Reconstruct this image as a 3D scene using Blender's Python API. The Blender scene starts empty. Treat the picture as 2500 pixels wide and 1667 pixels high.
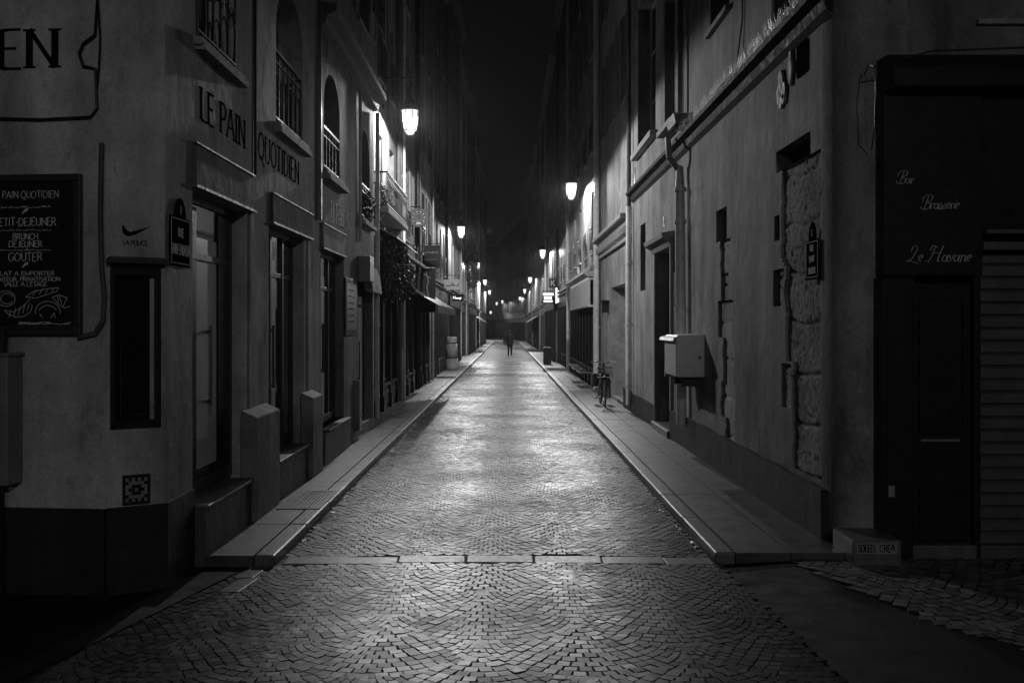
import bpy, bmesh, math, random
import numpy as np
from mathutils import Vector, Matrix, noise
R_ = random.Random(7)
sc = bpy.context.scene
# ------------------------------------------------------------------ camera, world, exposure
cam = bpy.data.objects.new("camera", bpy.data.cameras.new("camera"))
sc.collection.objects.link(cam)
cam.location = (0, 0, 1.9)
cam.rotation_euler = (math.radians(90), 0, 0)
cam.data.lens = 36; cam.data.sensor_width = 36
cam.data.shift_x = 12/2500; cam.data.shift_y = -43.5/2500
cam.data.clip_start = .05; cam.data.clip_end = 1500
sc.camera = cam
w = bpy.data.worlds.new("World"); sc.world = w; w.use_nodes = True
w.node_tree.nodes["Background"].inputs[0].default_value = (1, 1, 1, 1)
w.node_tree.nodes["Background"].inputs[1].default_value = 0.0024
sc.view_settings.view_transform = 'Standard'; sc.view_settings.look = 'None'
sc.view_settings.exposure = 0.0; sc.view_settings.gamma = 1
sc.cycles.use_denoising = True
sc.cycles.max_bounces = 6; sc.cycles.diffuse_bounces = 4; sc.cycles.glossy_bounces = 3
sc.cycles.sample_clamp_indirect = 2.0; sc.cycles.caustics_reflective = False; sc.cycles.caustics_refractive = False
LAMP = 2300.0         # watts of each street lantern
F, CX, CY, H = 2500.0, 1238.0, 790.0, 1.9
HAZE = .0002
def gz(y): return -0.0052*y                      # the street falls gently away
PV = .06                                        # pavement above road
# ------------------------------------------------------------------ helpers
C = sc.collection
ORG = {}
def V(*a): return Vector(a)
class Fr:
    """wall frame: o origin, u along the wall, n outward; p(u,v,d)"""
    def __init__(s, o, u, n): s.o, s.u, s.n = Vector(o), Vector(u).normalized(), Vector(n).normalized()
    def p(s, u, v, d=0): return s.o + s.u*u + s.n*d + V(0, 0, v)
def wallL(x): return Fr((x, 0, 0), (0, 1, 0), (1, 0, 0))
def wallR(x): return Fr((x, 0, 0), (0, 1, 0), (-1, 0, 0))
class MB:
    def __init__(s): s.v = []; s.f = []
    def face(s, pts):
        i = len(s.v); s.v += [tuple(p) for p in pts]; s.f.append(tuple(range(i, i+len(pts)))); return s
    def hexa(s, P):
        i = len(s.v); s.v += [tuple(p) for p in P]
        for a in ((0,1,2,3),(4,7,6,5),(0,4,5,1),(1,5,6,2),(2,6,7,3),(3,7,4,0)): s.f.append(tuple(i+k for k in a))
        return s
    def fbox(s, fr, u0, u1, v0, v1, d0, d1):
        return s.hexa([fr.p(u0,v0,d0),fr.p(u1,v0,d0),fr.p(u1,v1,d0),fr.p(u0,v1,d0),fr.p(u0,v0,d1),fr.p(u1,v0,d1),fr.p(u1,v1,d1),fr.p(u0,v1,d1)])
    def box(s, x0, x1, y0, y1, z0, z1):
        return s.hexa([V(x0,y0,z0),V(x1,y0,z0),V(x1,y1,z0),V(x0,y1,z0),V(x0,y0,z1),V(x1,y0,z1),V(x1,y1,z1),V(x0,y1,z1)])
    def fpoly(s, fr, pts, d0, d1):               # extruded polygon in wall plane
        n = len(pts); i = len(s.v)
        s.v += [tuple(fr.p(a,b,d0)) for a,b in pts] + [tuple(fr.p(a,b,d1)) for a,b in pts]
        s.f.append(tuple(i+k for k in range(n))); s.f.append(tuple(i+n+k for k in range(n))[::-1])
        for k in range(n): s.f.append((i+k, i+(k+1)%n, i+n+(k+1)%n, i+n+k))
        return s
    def fprof(s, fr, u0, u1, prof):              # (d,v) profile swept along u
        n = len(prof); i = len(s.v)
        s.v += [tuple(fr.p(u0,v,d)) for d,v in prof] + [tuple(fr.p(u1,v,d)) for d,v in prof]
        s.f.append(tuple(i+k for k in range(n))); s.f.append(tuple(i+n+k for k in range(n))[::-1])
        for k in range(n): s.f.append((i+k, i+(k+1)%n, i+n+(k+1)%n, i+n+k))
        return s
    def tube(s, pts, r, n=8, cap=True):
        pts = [Vector(p) for p in pts]; rr = r if isinstance(r, (list, tuple)) else [r]*len(pts)
        i0 = len(s.v); a = None
        for k, p in enumerate(pts):
            t = (pts[min(k+1,len(pts)-1)] - pts[max(k-1,0)]).normalized()
            if a is None: a = t.orthogonal().normalized()
            a = (a - t*a.dot(t)).normalized(); b = t.cross(a)
            for j in range(n):
                q = 2*math.pi*j/n; s.v.append(tuple(p + (a*math.cos(q)+b*math.sin(q))*rr[k]))
        for k in range(len(pts)-1):
            for j in range(n):
                s.f.append((i0+k*n+j, i0+k*n+(j+1)%n, i0+(k+1)*n+(j+1)%n, i0+(k+1)*n+j))
        if cap:
            s.f.append(tuple(i0+j for j in range(n))[::-1]); s.f.append(tuple(i0+(len(pts)-1)*n+j for j in range(n)))
        return s
    def lathe(s, c, prof, n=16, ang=0):
        i0 = len(s.v); c = Vector(c)
        for r, z in prof:
            for j in range(n):
                q = ang+2*math.pi*j/n; s.v.append((c.x+r*math.cos(q), c.y+r*math.sin(q), c.z+z))
        for k in range(len(prof)-1):
            for j in range(n): s.f.append((i0+k*n+j, i0+k*n+(j+1)%n, i0+(k+1)*n+(j+1)%n, i0+(k+1)*n+j))
        s.f.append(tuple(i0+j for j in range(n))[::-1]); s.f.append(tuple(i0+(len(prof)-1)*n+j for j in range(n)))
        return s
    def build(s, name, mat, parent=None, bevel=0, smooth=False, recalc=True):
        off = ORG.get(parent.name, V(0,0,0)) if parent else V(0,0,0)
        me = bpy.data.meshes.new(name)
        me.from_pydata([(x-off.x, y-off.y, z-off.z) for x, y, z in s.v], [], s.f)
        if recalc:
            bm = bmesh.new(); bm.from_mesh(me)
            bmesh.ops.remove_doubles(bm, verts=bm.verts, dist=1e-5) if smooth else None
            bmesh.ops.recalc_face_normals(bm, faces=bm.faces); bm.to_mesh(me); bm.free()
        if smooth:
            for p in me.polygons: p.use_smooth = True
        o = bpy.data.objects.new(name, me); C.objects.link(o)
        if mat: me.materials.append(mat)
        if parent: o.parent = parent; ORG[o.name] = off
        else: ORG[o.name] = V(0,0,0)
        if bevel:
            m = o.modifiers.new("bevel", 'BEVEL'); m.width = bevel; m.segments = 2; m.limit_method = 'ANGLE'
        return o
def each(mb, name, mat, parent=None, bevel=0):
    par = list(range(len(mb.v)))
    def find(i):
        while par[i] != i: par[i] = par[par[i]]; i = par[i]
        return i
    for f in mb.f:
        for k in f[1:]: par[find(k)] = find(f[0])
    groups = {}
    for f in mb.f: groups.setdefault(find(f[0]), []).append(f)
    out = []
    for g in groups.values():
        q = MB(); idx = {}
        for f in g:
            for k in f:
                if k not in idx: idx[k] = len(q.v); q.v.append(mb.v[k])
            q.f.append(tuple(idx[k] for k in f))
        out.append(q.build(name, mat, parent, bevel=bevel))
    return out
def tag(o, label=None, cat=None, group=None, kind=None):
    if label: o['label'] = label
    if cat: o['category'] = cat
    if group: o['group'] = group
    if kind: o['kind'] = kind
    return o
def thing(name, label, cat, loc=(0,0,0), group=None):
    o = bpy.data.objects.new(name, None); C.objects.link(o); o.location = loc; o.empty_display_size = .1
    ORG[o.name] = Vector(loc); return tag(o, label, cat, group)
def copy_tree(o, parent=None):
    c = o.copy(); C.objects.link(c); c.parent = parent
    for ch in list(o.children): copy_tree(ch, c)
    return c
# ------------------------------------------------------------------ materials (all neutral: the photograph is black and white)
def nt(name):
    m = bpy.data.materials.new(name); m.use_nodes = True; t = m.node_tree
    return m, t, t.nodes["Principled BSDF"], t.nodes, t.links
def tex(t, sx=(1,1,1), scale=5, detail=6, rough=.6, loc=(0,0,0)):
    n, l = t.nodes, t.links
    tc = n.new("ShaderNodeTexCoord"); mp = n.new("ShaderNodeMapping"); mp.inputs['Scale'].default_value = sx; mp.inputs['Location'].default_value = loc
    l.new(tc.outputs['Object'], mp.inputs[0]); nz = n.new("ShaderNodeTexNoise")
    nz.inputs['Scale'].default_value = scale; nz.inputs['Detail'].default_value = detail; nz.inputs['Roughness'].default_value = rough
    l.new(mp.outputs[0], nz.inputs['Vector']); return nz.outputs[0]
def ramp(t, inp, stops):
    r = t.nodes.new("ShaderNodeValToRGB"); t.links.new(inp, r.inputs[0])
    e = r.color_ramp.elements
    for k, (p, c) in enumerate(stops):
        if k > 1: e.new(p)
        e[k].position = p; e[k].color = (c, c, c, 1)
    return r.outputs[0]
def mul(t, a, b, f=1.0):
    m = t.nodes.new("ShaderNodeMix"); m.data_type = 'RGBA'; m.blend_type = 'MULTIPLY'; m.inputs[0].default_value = f
    t.links.new(a, m.inputs[6]); t.links.new(b, m.inputs[7]); return m.outputs[2]
def bump(t, bs, h, strength, dist=.01):
    b = t.nodes.new("ShaderNodeBump"); b.inputs['Strength'].default_value = strength; b.inputs['Distance'].default_value = dist
    t.links.new(h, b.inputs['Height'])
    prev = bs.inputs['Normal'].links[0].from_socket if bs.inputs['Normal'].is_linked else None
    if prev: t.links.new(prev, b.inputs['Normal'])
    t.links.new(b.outputs[0], bs.inputs['Normal'])
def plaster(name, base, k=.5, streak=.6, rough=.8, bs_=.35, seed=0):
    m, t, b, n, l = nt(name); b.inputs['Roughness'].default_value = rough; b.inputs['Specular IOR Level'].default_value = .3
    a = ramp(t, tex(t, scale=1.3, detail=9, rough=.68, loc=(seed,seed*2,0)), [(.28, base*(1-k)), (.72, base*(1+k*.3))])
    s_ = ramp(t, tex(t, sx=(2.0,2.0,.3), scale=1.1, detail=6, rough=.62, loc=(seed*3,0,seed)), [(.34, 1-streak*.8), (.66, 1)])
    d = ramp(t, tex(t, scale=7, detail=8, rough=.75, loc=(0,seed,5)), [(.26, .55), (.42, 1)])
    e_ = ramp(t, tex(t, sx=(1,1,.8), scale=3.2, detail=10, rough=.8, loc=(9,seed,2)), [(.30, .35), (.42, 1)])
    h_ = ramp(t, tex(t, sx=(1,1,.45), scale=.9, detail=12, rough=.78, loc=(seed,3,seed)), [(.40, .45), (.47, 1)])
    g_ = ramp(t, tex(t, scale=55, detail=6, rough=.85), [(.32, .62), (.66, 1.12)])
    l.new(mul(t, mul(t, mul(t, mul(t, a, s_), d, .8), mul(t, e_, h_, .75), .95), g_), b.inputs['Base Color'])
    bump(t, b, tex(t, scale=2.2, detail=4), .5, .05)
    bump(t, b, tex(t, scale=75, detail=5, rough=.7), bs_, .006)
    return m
def plain(name, c, rough=.5, metal=0, var=.25, scale=6, bmp=.1, spec=.5, bscale=40):
    m, t, b, n, l = nt(name); b.inputs['Metallic'].default_value = metal; b.inputs['Specular IOR Level'].default_value = spec
    l.new(ramp(t, tex(t, scale=scale, detail=8, rough=.7), [(.3, c*(1-var)), (.7, c*(1+var))]), b.inputs['Base Color'])
    r = ramp(t, tex(t, scale=scale*2.3, detail=5, loc=(3,3,3)), [(.3, max(.03, rough*.75)), (.7, min(1, rough*1.25))]); l.new(r, b.inputs['Roughness'])
    if bmp: bump(t, b, tex(t, scale=bscale, detail=5), bmp, .004)
    return m
M = {}
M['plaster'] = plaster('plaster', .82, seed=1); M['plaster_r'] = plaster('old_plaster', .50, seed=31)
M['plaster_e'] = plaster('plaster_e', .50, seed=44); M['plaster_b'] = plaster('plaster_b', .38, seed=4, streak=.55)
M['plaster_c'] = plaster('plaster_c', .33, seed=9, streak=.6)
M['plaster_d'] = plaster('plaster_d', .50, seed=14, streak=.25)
M['plinth'] = plaster('plinth', .055, k=.5, seed=2, rough=.6)
M['plinth_b'] = plaster('plinth_b', .17, k=.5, seed=6, rough=.6)
M['stone'] = plain('stone', .32, .75, var=.35, scale=9, bmp=.6, bscale=30)
M['ledge'] = plain('ledge', .13, .5, var=.5, scale=5, bmp=.2)
M['rubble'] = plaster('rubble', .9, k=.55, streak=.3, rough=.9, bs_=1.0, seed=11)
_t = M['rubble'].node_tree; bump(_t, _t.nodes['Principled BSDF'], tex(_t, scale=42, detail=6, rough=.8), 1.0, .014)
M['black'] = plain('black_paint', .016, .45, var=.4, bmp=.05, spec=.25)
M['wood'] = plain('dark_wood', .035, .45, var=.5, scale=3, bmp=.2)
M['iron'] = plain('iron', .025, .45, metal=.3, bmp=.1)
M['zinc'] = plain('zinc', .28, .42, metal=.3, var=.3, bmp=.1)
M['pipe'] = plain('painted_pipe', .75, .45, var=.25, scale=4, bmp=.1)
M['rust'] = plaster('stained_sheet', .24, k=.8, streak=.75, rough=.8, seed=21)
M['rust_b'] = plaster('stained_sheet_pale', .5, k=.6, streak=.5, rough=.8, seed=25)
M['white'] = plain('white_paint', .82, .4, var=.12, scale=4, bmp=.05)
M['cream'] = plain('cream_paint', .62, .45, var=.2, scale=3, bmp=.05)
M['grey'] = plain('grey_paint', .22, .45, var=.25, scale=4, bmp=.05)
M['glass'] = plain('night_glass', .012, .06, var=.3, bmp=0, spec=.6)
M['curtain'] = plain('pale_blind', .30, .35, var=.3, scale=2, bmp=.05)
M['enamel'] = plain('enamel', .012, .6, var=.2, bmp=0, spec=0)
M['ink'] = plain('letter_paint', .008, .95, var=.2, bmp=0, spec=0)
M['ink_faded'] = plain('faded_letter_paint', .17, .7, var=.4, scale=20, bmp=0)
M['chalk'] = plain('chalk', .75, .9, var=.25, scale=30, bmp=0)
M['leaf'] = plain('leaf', .06, .4, var=.4, scale=12, bmp=0)
M['asphalt'] = plain('asphalt', .013, .7, var=.5, scale=2.2, bmp=1.0, bscale=110, spec=.15)
M['pavement'] = plain('pavement_asphalt', .07, .45, var=.6, scale=2.2, bmp=.8, bscale=90)
M['kerb'] = plain('granite_kerb', .13, .38, var=.45, scale=9, bmp=1.0, bscale=60)
M['slab'] = plain('granite_slab', .14, .42, var=.3, scale=10, bmp=.4, bscale=60)
M['joint'] = plain('joint_dirt', .014, .8, var=.4, bmp=.3)
M['cloth'] = plain('dark_cloth', .02, .9, var=.3, bmp=.3)
M['skin'] = plain('skin', .3, .5, var=.1, bmp=0)
M['rubber'] = plain('rubber', .015, .7, bmp=0)
M['chrome'] = plain('chrome', .6, .18, metal=1, var=.1, bmp=0)
M['shutter'] = plain('shutter_paint', .10, .5, var=.25, scale=4, bmp=.05)
M['dim_letter'] = plain('dim_letter', .7, .6, bmp=0)
M['tile_dark'] = plain('tile_dark', .03, .25, bmp=0)
M['tile_pale'] = plain('tile_pale', .30, .6, bmp=0, spec=.2)
def emis(name, s):
    m, t, b, n, l = nt(name); b.inputs['Base Color'].default_value = (.8,.8,.8,1)
    b.inputs['Emission Color'].default_value = (1,1,1,1); b.inputs['Emission Strength'].default_value = s; return m
def glass_glow():
    m = bpy.data.materials.new('lamp_glass'); m.use_nodes = True; t = m.node_tree; n, l = t.nodes, t.links
    n.remove(n['Principled BSDF']); tr = n.new('ShaderNodeBsdfTransparent'); em = n.new('ShaderNodeEmission'); mx = n.new('ShaderNodeMixShader')
    em.inputs[1].default_value = 2.2; mx.inputs[0].default_value = .4
    l.new(tr.outputs[0], mx.inputs[1]); l.new(em.outputs[0], mx.inputs[2]); l.new(mx.outputs[0], n['Material Output'].inputs[0]); return m
M['lamp'] = glass_glow(); M['neon'] = emis('lit_sign', 1.3); M['litwin'] = emis('lit_window', .35)
def sett_mat(name='granite_setts', k=1, ro=0):
    m, t, b, n, l = nt(name); b.inputs['Specular IOR Level'].default_value = .36
    at = n.new("ShaderNodeAttribute"); at.attribute_name = 'tone'
    base = ramp(t, at.outputs['Fac'], [(0, .008*k), (1, .024*k)])
    sp = ramp(t, tex(t, scale=240, detail=3, rough=.8), [(.3, .55), (.7, 1.25)])
    l.new(mul(t, base, sp), b.inputs['Base Color'])
    big = ramp(t, tex(t, scale=.7, detail=5, rough=.6), [(.34, .27+ro), (.66, .44+ro)]); ad = n.new('ShaderNodeMath'); ad.operation = 'MULTIPLY_ADD'; ad.inputs[1].default_value = .12; l.new(at.outputs['Fac'], ad.inputs[0]); l.new(big, ad.inputs[2]); l.new(ad.outputs[0], b.inputs['Roughness'])
    bump(t, b, tex(t, scale=14, detail=3), .25, .006)
    bump(t, b, tex(t, scale=150, detail=4, rough=.8), .4, .002)
    return m
M['sett'] = sett_mat(); M['sett_lit'] = sett_mat('lit_granite_setts', 11, .3)  # second copy is lighter: grazing lamplight on the side street put into its colour
def far_sett_mat():
    m, t, b, n, l = nt('granite_setts_distant'); b.inputs['Specular IOR Level'].default_value = .27
    tc = n.new("ShaderNodeTexCoord"); vo = n.new("ShaderNodeTexVoronoi"); vo.inputs['Scale'].default_value = 11
    l.new(tc.outputs['Object'], vo.inputs['Vector'])
    l.new(ramp(t, vo.outputs['Distance'], [(.45, .03), (.8, .015)]), b.inputs['Base Color'])
    l.new(ramp(t, tex(t, scale=.5, detail=5), [(.35, .42), (.68, .52)]), b.inputs['Roughness'])
    v2 = n.new("ShaderNodeMath"); v2.operation = 'MULTIPLY'; v2.inputs[1].default_value = -1; l.new(vo.outputs['Distance'], v2.inputs[0])
    bump(t, b, v2.outputs[0], 1.0, .05); 
    return m
M['sett_far'] = far_sett_mat()
# ------------------------------------------------------------------ ground
GX = lambda x: -.025*(x/1.9)**2 if abs(x) < 2.2 else -.03
def hump(y): return .05*math.exp(-((y-43)/1.5)**2)
mb = MB()
ys = [-60, 0, 60, 170, 420]
for a, b in zip(ys, ys[1:]): mb.face([V(-160,a,gz(a)-.06), V(160,a,gz(a)-.06), V(160,b,gz(b)-.06), V(-160,b,gz(b)-.06)])
tag(mb.build('ground', M['asphalt'], recalc=False), kind='structure')
# cross street asphalt where the camera stands
mb = MB()
def strip(mb, poly, dz):
    mb.face([V(x, y, gz(y)+(-.026 if -3 < x < 2.0 else dz)) for x, y in poly])
strip(mb, [(-40,-20),(-2.95,-20),(-2.95,4.4),(-2.1,8.3),(-2.6,8.3),(-40,8.3)], .004)
strip(mb, [(1.92,-20),(4.9,-20),(3.07,6.07),(2.74,6.64),(2.29,8.38),(1.72,8.38),(1.92,4.4)], .004)
strip(mb, [(-2.95,-20),(1.92,-20),(1.92,4.45),(-2.95,4.45)], .002)
tag(mb.build('cross_street', M['asphalt'], recalc=False), kind='structure')
# road bed + setts
mb = MB()
yy = [4.4+i*.8 for i in range(71)]
for a, b in zip(yy, yy[1:]):
    xs = [-3.0,-2.2,-1.4,-.7,0,.7,1.3,1.75] if a < 7.8 else [-1.95,-1.4,-.7,0,.7,1.3,1.75]
    for p, q in zip(xs, xs[1:]):
        mb.face([V(p,a,gz(a)+GX(p)-.007+hump(a)), V(q,a,gz(a)+GX(q)-.007+hump(a)), V(q,b,gz(b)+GX(q)-.007+hump(b)), V(p,b,gz(b)+GX(p)-.007+hump(b))])
mb.face([V(2.2,8.5,gz(8)-.012), V(2.9,4,gz(4)-.012), V(12,4,gz(4)-.012), V(12,8.6,gz(8)-.012)])
tag(mb.build('road_bed', M['joint'], recalc=False), kind='structure')
def setts(name, region, bbox, R=.6075, p=.081, seed=3, zb=0.0, camber=True, mt='sett'):
    rr = random.Random(seed); cs = []
    x0, x1, y0, y1 = bbox
    for j in range(int((y1-y0)/R)+4):
        yc = y0 + (j-1)*R; k = 0
        xc = x0 - R*2 + (R if j % 2 else 0)
        while xc < x1+2*R:
            s = 0; row = 0
            while s < 1:
                row += 1
                rho = R*(.32+.68*s); yl = yc + R - 2*R*s; cyc = yl + rho
                dth = p/rho; nmax = int(2.0/dth)
                ph = (.5 if row % 2 else 0)*dth + rr.uniform(-.08,.08)*dth
                for q in range(-nmax, nmax+1):
                    th = q*dth + ph
                    x = xc + rho*math.sin(th); y = cyc - rho*math.cos(th)
                    if abs(th) > 1.75: continue
                    if (x-xc)**2+(y-yc)**2 > R*R*1.035: continue
                    if (x-xc-R)**2+(y-yc-R)**2 < R*R*.95 or (x-xc+R)**2+(y-yc-R)**2 < R*R*.95: continue
                    w_ = noise.noise(V(x*.8,y*.8,seed))*.06; w2 = noise.noise(V(x*.8+9,y*.8,seed))*.06
                    X, Y = x+w_, y+w2
                    if not region(X, Y): continue
                    rad = p*(.68*max(.25, math.cos(th))+.32)
                    cs.append((X, Y, th, rad*rr.uniform(.97,1.02), p*rr.uniform(.95,1.02)))
                s += 1/round(2*R/p)
            xc += 2*R
    A = np.array(cs); n = len(A)
    rng = np.random.default_rng(seed)
    th = A[:,2] + rng.normal(0, .03, n); hr = A[:,3]/2-.0022; ht = A[:,4]/2-.0025
    c, s_ = np.cos(th), np.sin(th)
    tv = np.stack([c, s_], 1); rv = np.stack([s_, -c], 1)     # tangential, radial
    z0 = np.array([gz(y)+hump(y)+(GX(x) if camber else 0) for x, y in A[:,:2]]) + zb + rng.normal(0, .0012, n) \
        + np.array([noise.noise(V(x*.9, y*.9, 3))*.006 for x, y in A[:,:2]])
    tx, ty = rng.normal(0, .014, n), rng.normal(0, .014, n)
    vs = []
    for lvl, (sh, dz) in enumerate(((.95, 0), (1.0, -.004), (1.0, -.03))):
        for a, b in ((-1,-1),(1,-1),(1,1),(-1,1)):
            ja = 1+rng.normal(0, .05, n) if lvl == 0 else 1
            off = tv*(a*ht*sh)[:,None] + rv*(b*hr*sh)[:,None]*(ja if np.isscalar(ja) else ja[:,None])
            P = A[:,:2] + off
            z = z0 + dz + (off[:,0]*tx + off[:,1]*ty)*(1 if lvl < 2 else 0)
            vs.append(np.concatenate([P, z[:,None]], 1))
    vv = np.stack(vs, 1).reshape(-1, 3)
    fq = []
    pat = [(0,1,2,3)] + [(k, 4+k, 4+(k+1)%4, (k+1)%4) for k in range(4)] + [(4+k, 8+k, 8+(k+1)%4, 4+(k+1)%4) for k in range(4)]
    base = (np.arange(n)*12)[:,None,None] + np.array(pat)[None]
    me = bpy.data.meshes.new(name); me.from_pydata(vv.tolist(), [], base.reshape(-1,4).tolist())
    at = me.attributes.new('tone', 'FLOAT', 'POINT')
    at.data.foreach_set('value', np.repeat(rng.random(n), 12).astype(np.float32))
    me.materials.append(M[mt]); me.materials.append(M['joint'])
    mi = np.ones((n, 9), np.int32); mi[:,0] = 0; me.polygons.foreach_set('material_index', mi.ravel())
    o = bpy.data.objects.new(name, me); C.objects.link(o)
    ORG[o.name] = V(0,0,0)
    bm = bmesh.new(); bm.from_mesh(me); bmesh.ops.recalc_face_normals(bm, faces=bm.faces); bm.to_mesh(me); bm.free()
    return o
def reg_road(x, y):
    if y < 4.5: return False
    if 8.33 < y < 8.62: return False
    if y < 8.33: return -2.07-(8.33-y)*.22 < x < 1.72+(8.4-y)*.05
    return -1.86 < x < 1.68 and y < 60
tag(setts('road', reg_road, (-3.2,2.1,4.4,60)), kind='structure')
def reg_side(x, y):
    xl = 2.29+(8.4-y)*.26 if y > 6.64 else 2.74+(6.64-y)*.58
    return xl < x < 8 and 4.6 < y < 8.42
tag(setts('side_street_paving', reg_side, (2.2,6.5,4.4,8.5), R=.7, p=.10, seed=8, camber=False, zb=.012, mt='sett_lit'), kind='structure')
# distant road surface
mb = MB(); ya = [60+i*5 for i in range(32)]
def cx_(y): return 0 if y < 150 else -.0024*(y-150)**2       # the street bends left far away
for a, b in zip(ya, ya[1:]):
    xs = [-1.88,-1.2,-.5,.2,.9,1.7]
    for p, q in zip(xs, xs[1:]):
        f = lambda x, y: V(x+cx_(y), y, gz(y)+GX(x)+hump(y))
        mb.face([f(p,a), f(q,a), f(q,b), f(p,b)])
tag(mb.build('far_road', M['sett_far'], smooth=True), kind='structure')
# flush stone band across the street mouth
xs = [-1.84,-.90,-.34,.22,.78,1.30,1.70]
mb = MB()
for a, b in zip(xs, xs[1:]):
    dy = R_.uniform(-.015,.015); sk = R_.uniform(-.01,.02)
    zt = gz(8.48)+GX((a+b)/2)+.001
    mb.hexa([V(a+.008,8.36+dy,zt-.06),V(b-.008,8.36+dy,zt-.06),V(b-.008+sk,8.60+dy,zt-.06),V(a+.008+sk,8.60+dy,zt-.06),
             V(a+.008,8.36+dy,zt),V(b-.008,8.36+dy,zt),V(b-.008+sk,8.60+dy,zt),V(a+.008+sk,8.60+dy,zt)])
for k in range(2):
    mb.hexa([V(-2.12,7.5+k*.42,gz(8)-.08),V(-1.97,7.5+k*.42,gz(8)-.08),V(-1.92,7.9+k*.42,gz(8)-.08),V(-2.06,7.9+k*.42,gz(8)-.08),
             V(-2.12,7.5+k*.42,gz(8)-.020),V(-1.97,7.5+k*.42,gz(8)-.020),V(-1.92,7.9+k*.42,gz(8)-.020),V(-2.06,7.9+k*.42,gz(8)-.020)])
tag(mb.build('threshold_stones', M['slab'], bevel=.006), kind='structure')
# pavements and kerbs
def pavement(name, xk, xw, y0, y1, sgn):
    mb = MB(); kb = MB()
    y = y0; i = 0
    while y < y1:
        L = 1.35+R_.uniform(-.25,.35) if y < 60 else 6; e = min(y+L, y1)
        c0, c1 = cx_(y), cx_(e); w = .17*sgn; g = .004 if y < 60 else 0
        z0, z1 = gz(y)+PV+R_.uniform(-.003,.003), gz(e)+PV+R_.uniform(-.003,.003)
        kb.hexa([V(xk+c0,y+g,z0-.25),V(xk+w+c0,y+g,z0-.25),V(xk+w+c1,e-g,z1-.25),V(xk+c1,e-g,z1-.25),
                 V(xk+c0,y+g,z0),V(xk+w+c0,y+g,z0),V(xk+w+c1,e-g,z1),V(xk+c1,e-g,z1)])
        mb.box(0,0,0,0,0,0) if False else None
        xm = xk+(xw-xk)*.42
        for a, b in ((xk+w+.004*sgn, xm-.004*sgn), (xm+.004*sgn, xw)):
            mb.hexa([V(a+c0,y+g,z0-.2),V(b+c0,y+g,z0-.2),V(b+c1,e-g,z1-.2),V(a+c1,e-g,z1-.2),
                     V(a+c0,y+g,z0-.002),V(b+c0,y+g,z0-.002),V(b+c1,e-g,z1-.002),V(a+c1,e-g,z1-.002)])
        y = e
    tag(mb.build(name+'_pavement', M['pavement']), kind='structure')
    tag(kb.build(name+'_kerb', M['kerb'], bevel=.018), kind='structure')
pavement('left', -1.89, -3.3, 8.32, 104, -1)
pavement('right', 1.71, 3.2, 8.42, 200, 1)
pavement('far_left', -1.89, -3.3, 109, 200, -1)
# ventilation grate in the left pavement
g = thing('pavement_grate', 'slotted iron grate set in the left pavement beside the kerb', 'grate', (-2.2, 11, gz(11)+PV))
mb = MB(); zf = gz(11)+PV
mb.box(-2.36,-2.24,10.45,11.6,zf-.02,zf+.012); mb.build('stone_border', M['slab'], g)
mb = MB()
mb.box(-2.23,-2.2,10.45,11.6,zf-.02,zf+.014).box(-1.93,-1.91,10.45,11.6,zf-.02,zf+.014)
mb.box(-2.2,-1.93,10.45,10.49,zf-.02,zf+.014).box(-2.2,-1.93,11.56,11.6,zf-.02,zf+.014)
for k in range(7): mb.box(-2.188+k*.038,-2.17+k*.038,10.49,11.56,zf-.02,zf+.012)
mb.build('bars', M['zinc'], g)
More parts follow.
